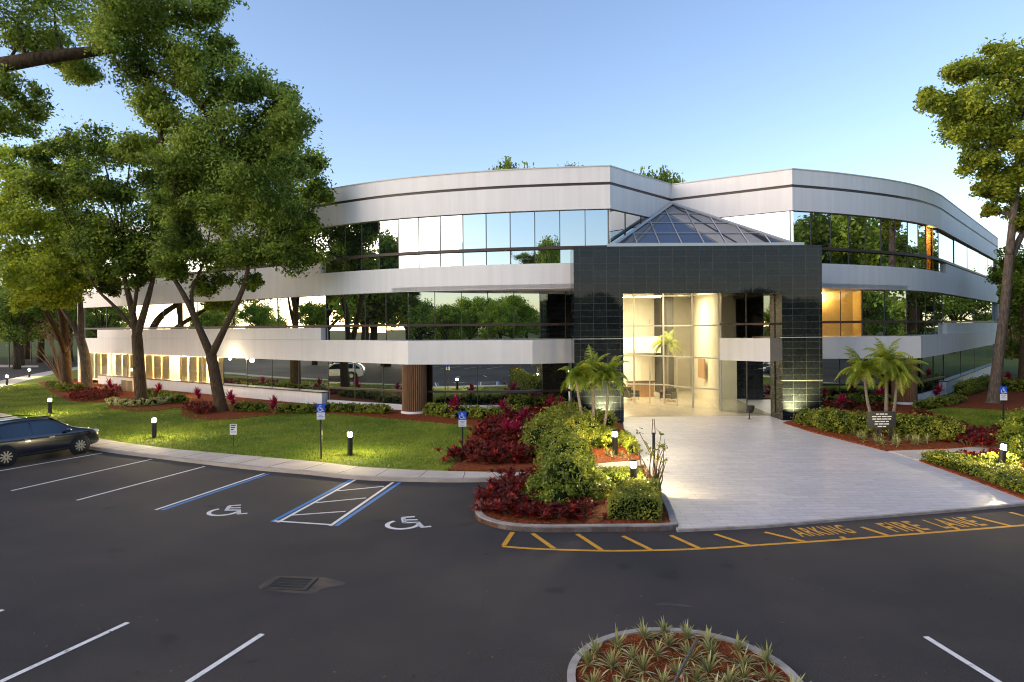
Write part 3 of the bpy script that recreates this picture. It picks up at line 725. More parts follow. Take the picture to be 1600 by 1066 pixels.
# rooms behind the panes that glow
def room(a, b, depth, z0, z1, m_, e, name, col=(1, .62, .18), back=.5, cnt=1):
    a, b = Vector(a), Vector(b); dd = (b - a).normalized(); n = Vector((-dd.y, dd.x)); q = MB()
    A, B = a + n * .12, b + n * .12; C, D = B + n * depth, A + n * depth
    q.sweep([tuple(A), tuple(D), tuple(C), tuple(B)], -.05, .0, z0, z1) if False else None
    f = lambda p, z: (p.x, p.y, z)
    q.quad(f(D, z0), f(C, z0), f(C, z1), f(D, z1)); q.quad(f(A, z0), f(D, z0), f(D, z1), f(A, z1)); q.quad(f(C, z0), f(B, z0), f(B, z1), f(C, z1))
    q.quad(f(A, z1), f(D, z1), f(C, z1), f(B, z1)); q.quad(f(A, z0), f(B, z0), f(C, z0), f(D, z0))
    ro = q.build(name, m_, bld)
    for i in range(cnt):
        c = A.lerp(B, (i + .5) / cnt) + n * depth * back; point('room_lamp', (c.x, c.y, z1 - .35), e / cnt, .12, col, bld)
    return ro
gr = [walk(G2R, plen(G2R[:2]) + k * plen(G2R[1:3]) / 5) for k in range(4)]
room(gr[0], gr[3], 1.6, 4.3, 7.24, M['cream'], 62, 'lit_room', (1, .55, .12), .8)
g3 = [walk(G3R, lr / 11 * 9), walk(G3R, lr / 11 * 10)]
room(g3[0], g3[1], 1.2, 8.6, 11.6, M['wood'], 120, 'lit_room', (1, .58, .12))
g1 = [walk(G1L, 0.3), walk(G1L, l1 * 8 / 12)]
lr1 = room(g1[0], g1[1], 2.2, .4, 2.98, M['cream'], 3200, 'lit_room', (1, .74, .34), .7, 6)
q = MB()
for k in range(17):
    p = Vector(g1[0]).lerp(Vector(g1[1]), (k + .5) / 17); dd = Vector(g1[1]) - Vector(g1[0]); n = Vector((-dd.y, dd.x)).normalized()
    if k % 4 != 3: q.obox(p + n * .35, dd + n * dd.length * .25, .42, .01, .5, 2.9)
q.build('blinds', M['cream'], lr1)
# wall lamp under the first spandrel
sp = P(303, 551, 49.0); 
u_ = Vector((sp[0], 0)); pl_ = walk(B1L, plen([B1L[0], (-20.5, 50.2)]))
q = MB(); q.lathe([(.05, 0), (.10, .04), (.10, .12), (.06, .14)], (pl_[0] - .15, pl_[1] - .25, 2.85), 12); q.build('wall_lamp', M['wall_glow'], bld)
point('wall_lamp_light', (pl_[0] - .35, pl_[1] - .6, 2.75), 60, .15, (1, .82, .5), bld)

# ------------------------------------------------------------------ trees
def tree(name, label, Y, base, trunks, lumps, m_leaf, m_bark, clusters=36, per=34, leaf=.16, lw=.5, cat='tree', group=None, csig=.26, inner=.3, limb=.09, dsp=.8, twigs=2, sc=1.0, sub=7):
    """base: pixel of the foot; trunks: [(px,py,dy,r)...]; lumps: (px,py,dy,r_px): real clumps of foliage at depth Y+dy"""
    g = P(base[0], base[1], Y); root = thing(name, (g[0], Y, .06), label, cat, group)
    q = MB(); tips = []
    for tr in trunks:
        pts = [Vector(P(a, b, Y + c)) for a, b, c, r in tr]; rr = [r for *_, r in tr]
        if len(pts) > 2:
            sp_ = spline([(*p, r) for p, r in zip(pts, rr)], 4) if False else None
            cs = spline([tuple(p) for p in pts], 4); rs = np.interp(np.linspace(0, len(rr) - 1, len(cs)), range(len(rr)), rr)
        else: cs, rs = pts, rr
        if tr is trunks[0]:
            cs = list(cs) + [tuple(Vector(cs[-1]) + (Vector(cs[-1]) - Vector(cs[-2])).normalized() * rs[-1] * 1.6)]; rs = list(rs) + [rs[-1] * .35]
        q.tube(cs, [r * .74 for r in rs], 10); tips += [(Vector(c), r) for c, r in zip(cs, rs)]
    L3 = []
    for (a, b, c, r) in lumps:
        p = Vector(P(a, b, Y + c)); rr = r * (Y + c) / F * sc
        L3.append((p.x, p.y, p.z, rr, rr * rnd.uniform(.9, 1.2), rr * rnd.uniform(.72, .95)))
        # limb from the nearest lower point of the trunk
        best = min(tips, key=lambda t: (t[0] - p).length + (3 * max(0, t[0].z - p.z)))
        mid = best[0].lerp(p, .55) + Vector((rnd.uniform(-.2, .2), rnd.uniform(-.2, .2), .12)) * rr
        r0 = min(best[1] * .75, limb * 1.5)
        q.tube(spline([tuple(best[0]), tuple(mid), tuple(p)], 4), list(np.linspace(r0, r0 * .3, 9)), 6)
        for _ in range(twigs):
            e = p + Vector((rnd.gauss(0, 1), rnd.gauss(0, 1), rnd.gauss(.2, .8))).normalized() * rr * .85
            q.tube([p, p.lerp(e, .5) + Vector((0, 0, rr * .08)), e], [r0 * .3, r0 * .2, r0 * .08], 4)
    q.build('trunk', m_bark, root, True)
    L4 = []
    for (x, y, z, a, b, c) in L3:
        for _ in range(sub):
            d = Vector((rnd.gauss(0, 1), rnd.gauss(0, 1), rnd.gauss(0, .8))).normalized() * rnd.uniform(.35, .95); k = rnd.uniform(.36, .62)
            L4.append((x + d.x * a, y + d.y * b, z + d.z * c, a * k, b * k, c * k * .85))
    leaf_obj('crown', lump_leaves(L4, max(4, clusters / sub), per, leaf, leaf * lw, csig, inner), m_leaf, root)
    return root

FG = [(20, 30, 0, 62), (85, 18, .5, 60), (150, 30, -.5, 60), (215, 20, .6, 58), (275, 18, 0, 55), (325, 5, .5, 40), (60, 65, 1, 40), (30, 150, 0, 40), (8, 185, .4, 36), (110, 105, .8, 38),
      (190, 85, 0, 52), (250, 85, .6, 55), (300, 115, -.4, 50), (345, 85, .4, 36), (355, 135, 0, 46), (395, 130, .6, 34), (430, 160, .2, 40), (240, 165, -.3, 34), (300, 190, .8, 52), (355, 205, 0, 56),
      (415, 215, .5, 54), (455, 200, -.3, 40), (290, 250, 0, 46), (345, 270, .5, 54), (405, 275, 0, 52), (445, 260, .6, 42), (270, 320, .2, 38), (285, 370, 0, 30), (300, 310, .6, 40), (430, 325, 0, 42), (385, 320, .5, 38), (345, 330, -.2, 36), (225, 230, .4, 30)]
tree('oak_tree', 'nearest oak whose thick limb and glossy leaves reach in from the top left corner', 14.0, (-260, 900),
     [[(-260, 905, 0, .42), (-250, 600, 0, .36), (-230, 330, 0, .33), (-160, 170, 0, .28), (-60, 118, 0, .24), (40, 95, 0, .19), (150, 80, .2, .14), (205, 72, .3, .11)],
      [(205, 72, .3, .11), (228, 120, .3, .10), (245, 185, .2, .085), (258, 240, .2, .06), (280, 320, .2, .04)], [(228, 110, .3, .085), (300, 150, .3, .075), (350, 220, .2, .06), (400, 260, .2, .05), (430, 310, .2, .03)]],
     FG, M['leaf_oak'], M['bark'], clusters=90, per=34, leaf=.105, lw=.40, csig=.36, inner=.2, sub=9, limb=.03)
T1 = [(300, 330, 1, 50), (350, 310, -1, 50), (400, 330, 1, 52), (440, 350, 0, 46), (475, 300, 0, 40), (492, 258, .5, 26), (500, 305, 0, 20), (462, 385, 0, 38), (400, 395, -1, 42), (350, 400, 1, 44), (300, 395, 0, 44), (265, 420, 0, 30), (420, 270, 1.5, 46), (370, 250, 2, 48), (320, 260, 2, 46), (440, 230, 1.5, 36), (470, 345, -1, 26), (385, 440, 0, 22), (330, 440, 1.5, 26)]
tree('oak_tree', 'forked oak standing before the white sill wall beside the third lawn lamp', 41.7, (345, 645),
     [[(345, 648, 0, .78), (344, 632, 0, .52), (338, 600, 0, .45), (330, 556, 0, .42)], [(330, 556, 0, .36), (312, 515, 0, .28), (292, 470, 0, .22), (268, 430, .5, .16), (240, 395, 1, .1)], [(330, 556, 0, .34), (355, 505, -.3, .25), (380, 450, -.5, .2), (390, 410, -.5, .16), (405, 370, -.5, .1), (420, 320, 0, .06)],
      [(303, 492, 0, .18), (300, 455, .3, .13), (318, 410, .6, .09), (330, 350, .6, .05)]], T1, M['leaf_dark'], M['bark'], clusters=64, per=32, csig=.36, leaf=.25, lw=.55)
T2 = [(70, 265, 0, 36), (110, 235, 1, 38), (155, 225, 0, 40), (205, 235, -1, 42), (245, 255, 0, 40), (90, 300, 0, 44), (140, 290, -1, 50), (195, 300, 0, 50), (245, 310, 1, 46), (130, 345, 1, 46), (180, 355, -1, 48), (230, 365, 0, 46), (265, 350, 1, 38), (150, 395, 0, 38), (200, 405, 0, 38), (240, 410, 0, 32), (165, 430, 1, 22), (270, 290, 1.5, 38), (215, 430, 0, 22), (50, 240, 1, 26)]
tree('oak_tree', 'tall dark oak with a low fork standing left of the forked oak', 46.5, (221, 632),
     [[(221, 636, 0, .85), (220, 618, 0, .56), (217, 570, 0, .5), (214, 525, 0, .46)], [(214, 525, 0, .36), (205, 480, 0, .28), (194, 430, 0, .2), (190, 380, 0, .12)], [(214, 525, 0, .36), (228, 478, 0, .28), (238, 440, .3, .2), (250, 390, .3, .12)], [(214, 520, 0, .2), (180, 480, .4, .16), (150, 450, .6, .1), (130, 410, .6, .06)], [(208, 492, 0, .2), (214, 450, -.3, .16), (218, 390, -.3, .1)]],
     T2, M['leaf_dark'], M['bark'], clusters=76, per=34, csig=.34, leaf=.28, lw=.55)
T3 = [(140, 430, 0, 30), (105, 420, 1, 32), (75, 440, 1, 30), (120, 385, 1, 34), (80, 400, 2, 32), (165, 445, 0, 22)]
tree('oak_tree', 'slim pale trunked oak at the far left end of the building', 56.5, (137, 612),
     [[(137, 615, 0, .75), (136, 600, 0, .6), (133, 560, 0, .52), (126, 530, 0, .45)], [(126, 530, 0, .3), (112, 505, 0, .24), (95, 480, .5, .16), (80, 455, .5, .1)], [(126, 530, 0, .34), (126, 490, 0, .3), (124, 440, 0, .2), (120, 400, .5, .1)]],
     T3, M['leaf_dark'], M['bark_pale'], clusters=70, per=32, leaf=.3, lw=.55)
T4 = [(25, 290, -9, 50), (70, 320, -10, 48), (20, 345, -9, 50), (60, 370, -10, 50), (100, 400, -9, 40), (25, 410, -9, 48), (70, 425, -10, 44), (110, 440, -8, 30), (35, 450, -8, 32), (95, 345, -9, 30), (0, 260, -8, 34), (-30, 330, -8, 50), (-30, 400, -8, 50), (85, 465, -7, 22)]
tree('oak_tree', 'bright light green oak at the left edge leaning over the lawn', 60.0, (107, 603),
     [[(107, 606, 0, .8), (105, 590, 0, .6), (102, 545, 0, .5), (98, 500, -1, .42), (90, 470, -3, .3), (75, 430, -6, .2), (60, 390, -8, .12)], [(102, 550, 0, .35), (85, 510, -3, .28), (60, 470, -6, .2), (30, 430, -8, .1)]],
     T4, M['leaf_light'], M['bark'], clusters=90, per=36, leaf=.30, lw=.5, sc=1.15)
# crape myrtle: bare many-stemmed shrub
cm = thing('crape_myrtle', G(97, 594, .1), 'vase shaped crape myrtle with many thin bare stems on the far left lawn', 'shrub')
q = MB(); c0 = Vector(G(97, 594, .1) + (.1,))
for k in range(26):
    a = rnd.uniform(0, 6.28); sp_ = rnd.uniform(.5, 2.4); hh = rnd.uniform(3.2, 5.4)
    e = c0 + Vector((math.cos(a) * sp_ - .6, math.sin(a) * sp_, hh)); q.tube(spline([tuple(c0 + Vector((math.cos(a) * .2, math.sin(a) * .2, 0))), tuple(c0.lerp(e, .4) + Vector((-.1, 0, .3))), tuple(e)], 3), list(np.linspace(.10, .02, 7)), 5)
q.build('stems', M['twig'], cm)
leaf_obj('leaves', lump_leaves([(c0.x - .6, c0.y, 5.2, 2.0, 2.0, 1.2)], 60, 6, .3, .12), M['leaf_dry'], cm)
R1 = [(1500, 112, 0, 30), (1530, 100, 1, 34), (1572, 105, 0, 40), (1612, 115, 0, 45), (1462, 153, 0, 22), (1490, 165, 1, 34), (1530, 165, -1, 42), (1580, 165, 0, 46), (1630, 175, 1, 50), (1505, 205, 0, 32), (1545, 225, 1, 42), (1590, 225, 0, 42), (1630, 240, 0, 46), (1525, 252, 0, 22), (1565, 275, 0, 30), (1605, 280, 0, 36), (1545, 288, 0, 18), (1640, 300, 0, 30), (1660, 140, 0, 50), (1560, 305, .3, 20), (1598, 318, .3, 26), (1545, 330, .5, 12), (1612, 345, 0, 24)]
tree('oak_tree', 'tall golden green oak with a leaning grey trunk at the right end of the building', 42.8, (1553, 632),
     [[(1551, 636, 0, .75), (1553, 620, 0, .50), (1560, 560, 0, .42), (1570, 480, 0, .38), (1577, 400, 0, .35)], [(1577, 400, 0, .34), (1582, 350, 0, .3), (1588, 300, 0, .24), (1590, 250, 0, .16), (1580, 190, 0, .08)], [(1577, 410, 0, .3), (1595, 370, .3, .24), (1625, 320, .5, .18), (1640, 250, .5, .1)], [(1585, 320, 0, .16), (1562, 270, .2, .1), (1530, 200, .2, .05)]],
     R1, M['leaf_gold'], M['bark_pale'], clusters=80, per=34, csig=.36, leaf=.26, lw=.55)
R2 = [(1588, 455, 0, 30), (1600, 510, 0, 34), (1592, 545, 4, 24), (1590, 400, 0, 26), (1575, 420, 2, 26), (1610, 440, 0, 40), (1640, 400, 0, 50), (1660, 460, 0, 50), (1600, 480, 3, 24), (1650, 340, 2, 50)]
tree('oak_tree', 'dark trunked oak partly out of frame at the right edge behind the golden green oak', 52, (1600, 612),
     [[(1603, 618, 0, .95), (1604, 600, 0, .8), (1607, 520, 0, .7), (1612, 440, 0, .6), (1630, 380, 0, .3)]], R2, M['leaf_oak'], M['bark'], clusters=40, per=28, leaf=.3, lw=.55)
# a generic broad tree, copied for the trees beyond the building, the road and the lot
def proto_tree():
    r = thing('broad_tree', (0, 0, 0), '', 'tree', local=True); q = MB()
    q.tube([(0, 0, -.2), (.05, 0, 1.2), (.1, .1, 3.2), (0, .1, 5)], [.5, .36, .3, .22], 9)
    lm = []
    for k in range(15):
        a = k * 2.4; rr = rnd.uniform(.8, 3.1); z = rnd.uniform(4.4, 9.2) - rr * .35; s_ = rnd.uniform(1.1, 1.9)
        lm.append((rr * math.cos(a), rr * math.sin(a), z, s_, s_, s_ * .75))
        q.tube(spline([(0, .1, rnd.uniform(2.6, 4.4)), (rr * math.cos(a) * .5, rr * math.sin(a) * .5, z * .62 + 1), (rr * math.cos(a), rr * math.sin(a), z)], 3), list(np.linspace(.17, .04, 7)), 5)
    q.build('trunk', M['bark'], r, True)
    leaf_obj('crown', lump_leaves(lm, 34, 24, .34, .19), M['leaf_oak'], r)
    return r
pt = proto_tree()
# (x, y, scale, label, group)
BT = [(P(806, 262, 77)[0], 77, 2.47, 'treetop showing above the parapet left of the roof corner', None), (P(884, 262, 77)[0], 77, 2.40, 'small treetop just above the parapet near the left roof corner', None),
      (P(1020, 270, 74)[0], 74, 2.30, 'taller of two treetops above the notch of the roof', None), (P(1047, 280, 74)[0], 76, 2.28, 'lower treetop above the notch of the roof, right of its neighbour', None)]
for k, (x, y, s_, lb, g_) in enumerate(BT):
    o = pt if k == 0 else dup(pt); o.location = (x, y, 0); o.rotation_euler = (0, 0, k * 1.3); o.scale = (s_ * .42, s_ * .42, s_); o['label'] = lb
FT = [(-76, 110, 1.4), (-72, 100, 1.2), (-88, 124, 1.5), (-74, 114, 1.5), (-64, 97, 1.2), (-66, 91, 1.1), (-95, 131, 1.5), (84, 116, 1.6), (90, 122, 1.6), (77, 104, 1.5), (-92, 112, 1.5), (-80, 104, 1.3), (-70, 118, 1.6), (-104, 128, 1.6), (-58, 110, 1.3), (-118, 118, 1.5), (-84, 135, 1.7), (-50, 122, 1.5), (66, 100, 1.3), (80, 110, 1.5), (94, 104, 1.5)]
for k, (x, y, s_) in enumerate(FT):
    o = dup(pt, (x, y, -.05), k * 1.7, 'dark tree beyond the road at the far left' if x < 0 else 'dark tree behind the trunks at the right edge', s_); o['group'] = 'trees beyond the road' if x < 0 else 'trees beyond the right end'
BK_ = [(-39, 26), (-44, 24), (-48, 34), (-55, 26), (-62, 36), (-68, 28), (-52, 18), (34, 20), (40, 28), (46, 36), (52, 30), (38, 10), (58, 44), (64, 36), (58, 58), (66, 66), (60, 49), (-62, -20), (-52, -34), (-44, -24), (-35, -30), (-27, -38), (-19, -29), (-10, -34), (-2, -41), (6, -31), (14, -37), (22, -29), (30, -38), (38, -28), (46, -35), (55, -25), (66, -30), (-74, -8), (74, -6), (-42, 4), (36, 2), (-58, 14), (52, 16), (-66, 0), (62, 2), (46, 8), (-50, -8), (-34, -14), (44, -14), (-70, 58), (-82, 74), (-92, 52), (-76, 40), (-98, 78), (-66, 44), (-108, 60), (-88, 92), (-104, 96), (72, 52), (82, 62), (68, 40), (92, 60), (100, 78), (76, 30), (-14, -26), (-6, -25), (2, -27), (10, -25), (18, -24), (26, -26), (-22, -24), (-31, -22), (34, -22), (-39, -29), (50, -18), (60, -14)]
BK_ += [(-90 + 7.3 * i, -52 + 5 * math.sin(i * 2.3)) for i in range(28)]
pl = dup(pt, (-20, -60, 0), 0, 'tree across the parking lot, seen mirrored in the window bands'); pl['group'] = 'trees mirrored in the windows'
for ch in pl.children:
    if ch.name.startswith('crown'): ch.data = ch.data.copy(); ch.data.materials[0] = M['leaf_brightened']
for k, (x, y) in enumerate(BK_):
    o = dup((pt, pl, pl, pl)[k % 4], (x, y, -.02), k * 2.1, 'tree across the parking lot, seen mirrored in the window bands', rnd.uniform(1.5, 1.75) if k < 17 else rnd.uniform(.78, 1.1)); o['group'] = 'trees mirrored in the windows'

# ------------------------------------------------------------------ planting
def rosette(q, c, n, L, W, tilt=(.35, 1.25), droop=.5, mi=0, segs=3):
    for k in range(n):
        a = rnd.uniform(0, 6.28); th = rnd.uniform(*tilt); l = L * rnd.uniform(.7, 1.15); wd = W * rnd.uniform(.7, 1.1)
        d = Vector((math.cos(a) * math.sin(th), math.sin(a) * math.sin(th), math.cos(th))); sd_ = Vector((-math.sin(a), math.cos(a), 0))
        p = Vector(c); vv = []
        for j in range(segs + 1):
            t = j / segs; ww = wd * .5 * (.55 + 1.5 * t * (1 - t) * 1.6) * (1 if j < segs else .08)
            vv += [p + sd_ * ww, p - sd_ * ww]
            p = p + d * (l / segs); d = (d + Vector((0, 0, -droop / segs))).normalized()
        q.add(vv, [(2 * j, 2 * j + 1, 2 * j + 3, 2 * j + 2) for j in range(segs)], mi)
def plant_proto(name, cat, heads, m_, stem=None):
    r = thing(name, (0, 0, 0), '', cat, local=True); q = MB(); s_ = MB()
    for (c, n, L, W, tl, dr) in heads:
        rosette(q, c, n, L, W, tl, dr)
        if stem: s_.tube([(c[0] * .3, c[1] * .3, -.03), (c[0] * .7, c[1] * .7, c[2] * .5), c], [.016, .014, .010], 5)
    q.build('leaves', m_, r)
    if stem and s_.v: s_.build('stem', stem, r)
    return r
def redheads(n, s_): return [((rnd.gauss(0, .26) * s_, rnd.gauss(0, .26) * s_, rnd.uniform(.05, .55) * s_), 15, .27 * s_, .065 * s_, (.2, 1.6), .7) for _ in range(n)]
red = [plant_proto('copperleaf_plant', 'plant', redheads(22, 1.0), M['leaf_red'], M['twig']) for _ in range(3)]
pink = [plant_proto('cordyline_plant', 'plant', [((0, 0, .55), 34, .50, .085, (.1, 1.35), .6), ((.12, .08, .35), 22, .42, .08, (.4, 1.6), .8)], M['leaf_pink'], M['twig']) for _ in range(2)]
spid = [plant_proto('spider_plant', 'plant', [((0, 0, .02), 34, .30, .022, (.1, 1.4), .8)], M['leaf_varieg']) for _ in range(3)]
_used = {}
def put(protos, loc, label, group, s_=1.0, key=None, rz=None):
    k = rnd.randrange(len(protos)); p = protos[k]
    if id(p) not in _used: _used[id(p)] = 1; o = p
    else: o = dup(p)
    o.location = (loc[0], loc[1], loc[2] if len(loc) > 2 else .115); o.rotation_euler = (0, 0, rnd.uniform(0, 6.28) if rz is None else rz); o.scale = (s_, s_, s_ * rnd.uniform(.9, 1.1) * (.66 if protos is red else 1)); o['label'] = label
    if group: o['group'] = group
    return o
def inside(p, poly):
    c = False; n = len(poly)
    for i in range(n):
        a, b = poly[i], poly[(i + 1) % n]
        if (a[1] > p[1]) != (b[1] > p[1]) and p[0] < (b[0] - a[0]) * (p[1] - a[1]) / (b[1] - a[1]) + a[0]: c = not c
    return c
def scatter(poly, gap, mx=400):
    xs = [p[0] for p in poly]; ys = [p[1] for p in poly]; out = []
    for _ in range(6000):
        p = (rnd.uniform(min(xs), max(xs)), rnd.uniform(min(ys), max(ys)))
        if inside(p, poly) and all((p[0] - a[0]) ** 2 + (p[1] - a[1]) ** 2 > gap * gap for a in out):
            out.append(p)
            if len(out) >= mx: break
    return out
for p in scatter(GG([(712, 722), (745, 700), (762, 668), (790, 650), (870, 640), (885, 650), (850, 680), (832, 706), (830, 722), (770, 726)], .1), .78):
    put(red, p, 'dark red leafy plant in the bed between the lawn and the green mound', 'red plants in the big bed', rnd.uniform(.95, 1.25))
for p in scatter(GG([(800, 748), (772, 765), (762, 790), (775, 808), (850, 815), (930, 806), (925, 795), (850, 790), (822, 780), (818, 760), (850, 742)], .1), .62):
    put(red, p, 'dark red leafy plant along the kerb of the corner island', 'red plants in the corner island', rnd.uniform(.75, .95))
for p in scatter(GG([(1510, 697), (1540, 700), (1580, 690), (1560, 678), (1515, 678)], .1), .6): put(red, p, 'dark red plant at the end of the right hedge beside the path', 'red plants ending the right hedge', .9)
for px, py in ((1440, 652), (1455, 656), (1472, 660), (1488, 664), (1502, 669), (1430, 650)): put(red, G(px, py, .1), 'low dark red plant in the row between right hedge and lawn', 'red row behind the right hedge', .7)
for px, py in ((1508, 716), (1524, 719), (1537, 719), (1552, 716), (1562, 712), (1580, 706)): put(red, G(px, py, .1), 'low dark red plant behind the leaning bollard', 'red plants behind the leaning bollard', .62)
for p in scatter(GG([(295, 636), (310, 648), (335, 645), (320, 634)], .1), .7): put(red, p, 'dark red plant at the foot of the forked oak', 'red plants under the forked oak', .95)
for p in scatter(GG([(105, 622), (130, 628), (180, 622), (185, 608), (150, 612)], .1), .95): put(red, p, 'dark plant under the slim pale trunked oak', 'plants under the pale trunked oak', 1.0)
for px, py in ((1290, 640), (1300, 652), (1330, 640), (1372, 642)): put(red, G(px, py, .1), 'dark red plant in the shade behind the right hedge', 'red plants behind the right hedge', 1.1)
PK = [(710, 655, 1.35, 'pink cordyline left of the others, behind the lawn sign'), (786, 660, 1.35, 'tall pink cordyline in the middle of the red bed'), (820, 672, 1.25, 'pink cordyline in front, deepest in the red bed'), (792, 690, 1.1, 'low pink cordyline among the dark red plants'), (806, 692, 1.0, 'small pink cordyline beside the low one in the red bed'), (862, 650, 1.3, 'pink cordyline near the left portal pillar'), (876, 652, 1.1, 'pink cordyline closest to the left portal pillar'),
      (429, 650, 1.2, 'pink cordyline farthest right along the white sill wall'), (361, 644, 1.25, 'pink cordyline right of the forked oak trunk'), (308, 634, 1.1, 'pink cordyline left of the forked oak trunk'), (249, 624, 1.2, 'pink cordyline between the two big oaks'), (171, 616, 1.2, 'pink cordyline at the far left end of the sill wall'),
      (1316, 652, 1.2, 'bright red cordyline in front, behind the right hedge'), (1288, 634, 1.2, 'pink cordyline beside the right portal pillar'), (1375, 634, 1.2, 'pink cordyline behind the black sign'), (1468, 628, 1.2, 'pink cordyline before the glass right of the brown column'), (1575, 606, 1.3, 'pink cordyline beyond the golden oak trunk')]
for px, py, s_, lb in PK: put(pink, G(px, py, .1), lb, 'pink cordylines', s_)
# the round island: striped spider plants
for p in scatter([(IC[0] + 1.42 * math.cos(a), IC[1] + 1.42 * math.sin(a)) for a in np.linspace(0, math.pi, 20)] + [(IC[0] - 1.4, 7), (IC[0] + 1.4, 7)], .34):
    if p[1] > 8.3: put(spid, (p[0], p[1], .1), 'striped spider plant in the red mulch of the round island', 'spider plants in the round island', rnd.uniform(.8, 1.15))
for p in scatter(GG([(1330, 678), (1345, 690), (1385, 699), (1450, 697), (1450, 690), (1380, 690)], .1), .42): put(spid, p, 'pale striped plant at the foot of the right hedge', 'striped plants before the right hedge', 1.2)
for px, py in ((948, 712), (958, 716), (972, 715), (983, 718)): put(spid, G(px, py, .1), 'pale striped plant round the bollard by the plaza edge', 'striped plants at the plaza edge', .9)

def shrub(name, label, lumps, n, per, leaf, m_, cat='shrub', group=None, lw=.55, core=M['leaf_core'], csig=.16, stems=True):
    """lumps: (x, y, zc, rx, ry, rz)"""
    c = (sum(l[0] for l in lumps) / len(lumps), sum(l[1] for l in lumps) / len(lumps), .1)
    r = thing(name, c, label, cat, group); k = MB()
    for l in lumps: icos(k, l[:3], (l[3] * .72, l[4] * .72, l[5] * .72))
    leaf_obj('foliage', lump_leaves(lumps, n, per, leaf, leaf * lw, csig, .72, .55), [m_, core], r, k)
    if stems:
        q = MB()
        for l in lumps[:6]: q.tube([(l[0], l[1], .05), (l[0] + .03, l[1], l[2])], [.03, .015], 5)
        q.build('stem', M['twig'], r)
    return r
def row(px_pts, z, w_, h_, step, base=.1):
    """clumps along a ground line, for hedges"""
    l = GG(px_pts, base); L = plen(l); out = []; d = 0
    while d <= L:
        p = walk(l, d); out.append((p[0] + rnd.uniform(-.05, .05), p[1] + rnd.uniform(-.05, .05), base + h_ * .5, w_ * rnd.uniform(.9, 1.1), w_ * rnd.uniform(.9, 1.1), h_ * .55 * rnd.uniform(.92, 1.08))); d += step
    return out
# big clipped mound and its lower skirts, left of the plaza
mound = row([(850, 712), (862, 696), (875, 682), (895, 672)], .1, .85, 1.3, .5) + row([(866, 716), (890, 704), (915, 692)], .1, .75, 1.2, .5) + row([(905, 680), (930, 676), (955, 676)], .1, .6, 1.0, .5)
shrub('clipped_hedge', 'big rounded green hedge mound left of the plaza', mound, 70, 16, .13, M['leaf_hedge'], 'hedge')
b0 = [(G(882, 782, .1), .78, 1.15), (G(868, 770, .1), .62, .95), (G(900, 768, .1), .62, 1.0), (G(885, 752, .1), .75, 1.25), (G(870, 735, .1), .65, 1.2), (G(900, 740, .1), .6, 1.1)]
shrub('round_bush', 'tall dark green bush in the middle of the corner island', [(p[0], p[1], .1 + h_ * .55, w_, w_, h_ * .6) for p, w_, h_ in b0], 90, 16, .13, M['leaf_shrub'], 'bush')
for k, (pp, lb) in enumerate((([(836, 781), (846, 786)], 'lime green bush on the left of the corner island'), ([(872, 795), (884, 797)], 'small lime green bush at the front of the corner island'), ([(905, 790), (925, 785), (938, 772)], 'lime green bush on the right of the corner island'), ([(925, 700), (945, 690), (955, 703)], 'lime green bush beside the lit bollard at the plaza edge'))):
    shrub('lime_bush', lb, row(pp, .1, .40, .62, .35), 60, 14, .12, M['leaf_lime'], 'bush', 'lime bushes left of the plaza')
shrub('edging_plant', 'strip of lime leaves along the plaza edge above the bollard', row([(975, 690), (983, 700), (990, 712)], .1, .25, .45, .3), 40, 12, .1, M['leaf_lime'], 'plant')
# low square hedge at the corner, and flat ground hedges
def box_hedge(label, px_poly, h_, m_, n, leaf, name='low_hedge'):
    poly = GG(px_poly, .1); c = (sum(p[0] for p in poly) / len(poly), sum(p[1] for p in poly) / len(poly), .1)
    r = thing(name, c, label, 'hedge'); k = MB(); inner = offs(poly + [poly[0]], .0)[:-1]
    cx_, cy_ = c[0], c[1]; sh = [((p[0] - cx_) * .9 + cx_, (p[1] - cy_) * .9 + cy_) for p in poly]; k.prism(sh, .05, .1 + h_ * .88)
    pts = []; xs = [p[0] for p in poly]; ys = [p[1] for p in poly]
    while len(pts) < n * .62:
        p = (rnd.uniform(min(xs), max(xs)), rnd.uniform(min(ys), max(ys)))
        if inside(p, poly): pts.append((p[0], p[1], .1 + h_ + rnd.gauss(0, .035), 0, 0, 1))
    L = plen(poly + [poly[0]])
    for _ in range(int(n * .38)):
        p = walk(poly + [poly[0]], rnd.uniform(0, L)); d = Vector((p[0] - cx_, p[1] - cy_)).normalized(); g_ = rnd.gauss(0, .035)
        pts.append((p[0] + d.x * g_, p[1] + d.y * g_, .1 + rnd.uniform(.03, h_), d.x, d.y, .3))
    A = np.array(pts); v, f = leaf_faces(A[:, :3], A[:, 3:] + NR.normal(size=(len(A), 3)) * .55, leaf, leaf * .6)
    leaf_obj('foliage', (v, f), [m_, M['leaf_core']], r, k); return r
box_hedge('square clipped hedge with yellow green leaves at the front corner of the island', [(950, 813), (1032, 815), (1030, 778), (985, 778), (962, 795)], .55, M['leaf_hedge'], 5200, .075)
box_hedge('flat curved strip of clipped green behind the dark topped bollard', [(928, 747), (960, 760), (985, 772), (1012, 772), (1002, 748), (960, 745)], .32, M['leaf_shrub'], 2600, .08)
for lb, pp, w_, h_, n in (('long lime green hedge between the plaza and the black sign', [(1292, 672), (1320, 676), (1350, 680)], .62, .95, 100), ('lime green hedge right of the black sign', [(1400, 681), (1440, 686), (1470, 689), (1495, 690)], .60, .95, 100), ('dark green hedge nearest the right portal pillar', [(1262, 664), (1280, 668), (1296, 668)], .5, .75, 90)):
    shrub('clipped_hedge', lb, row(pp, .1, w_, h_, .42), n, 14, .12, M['leaf_hedge'], 'hedge')
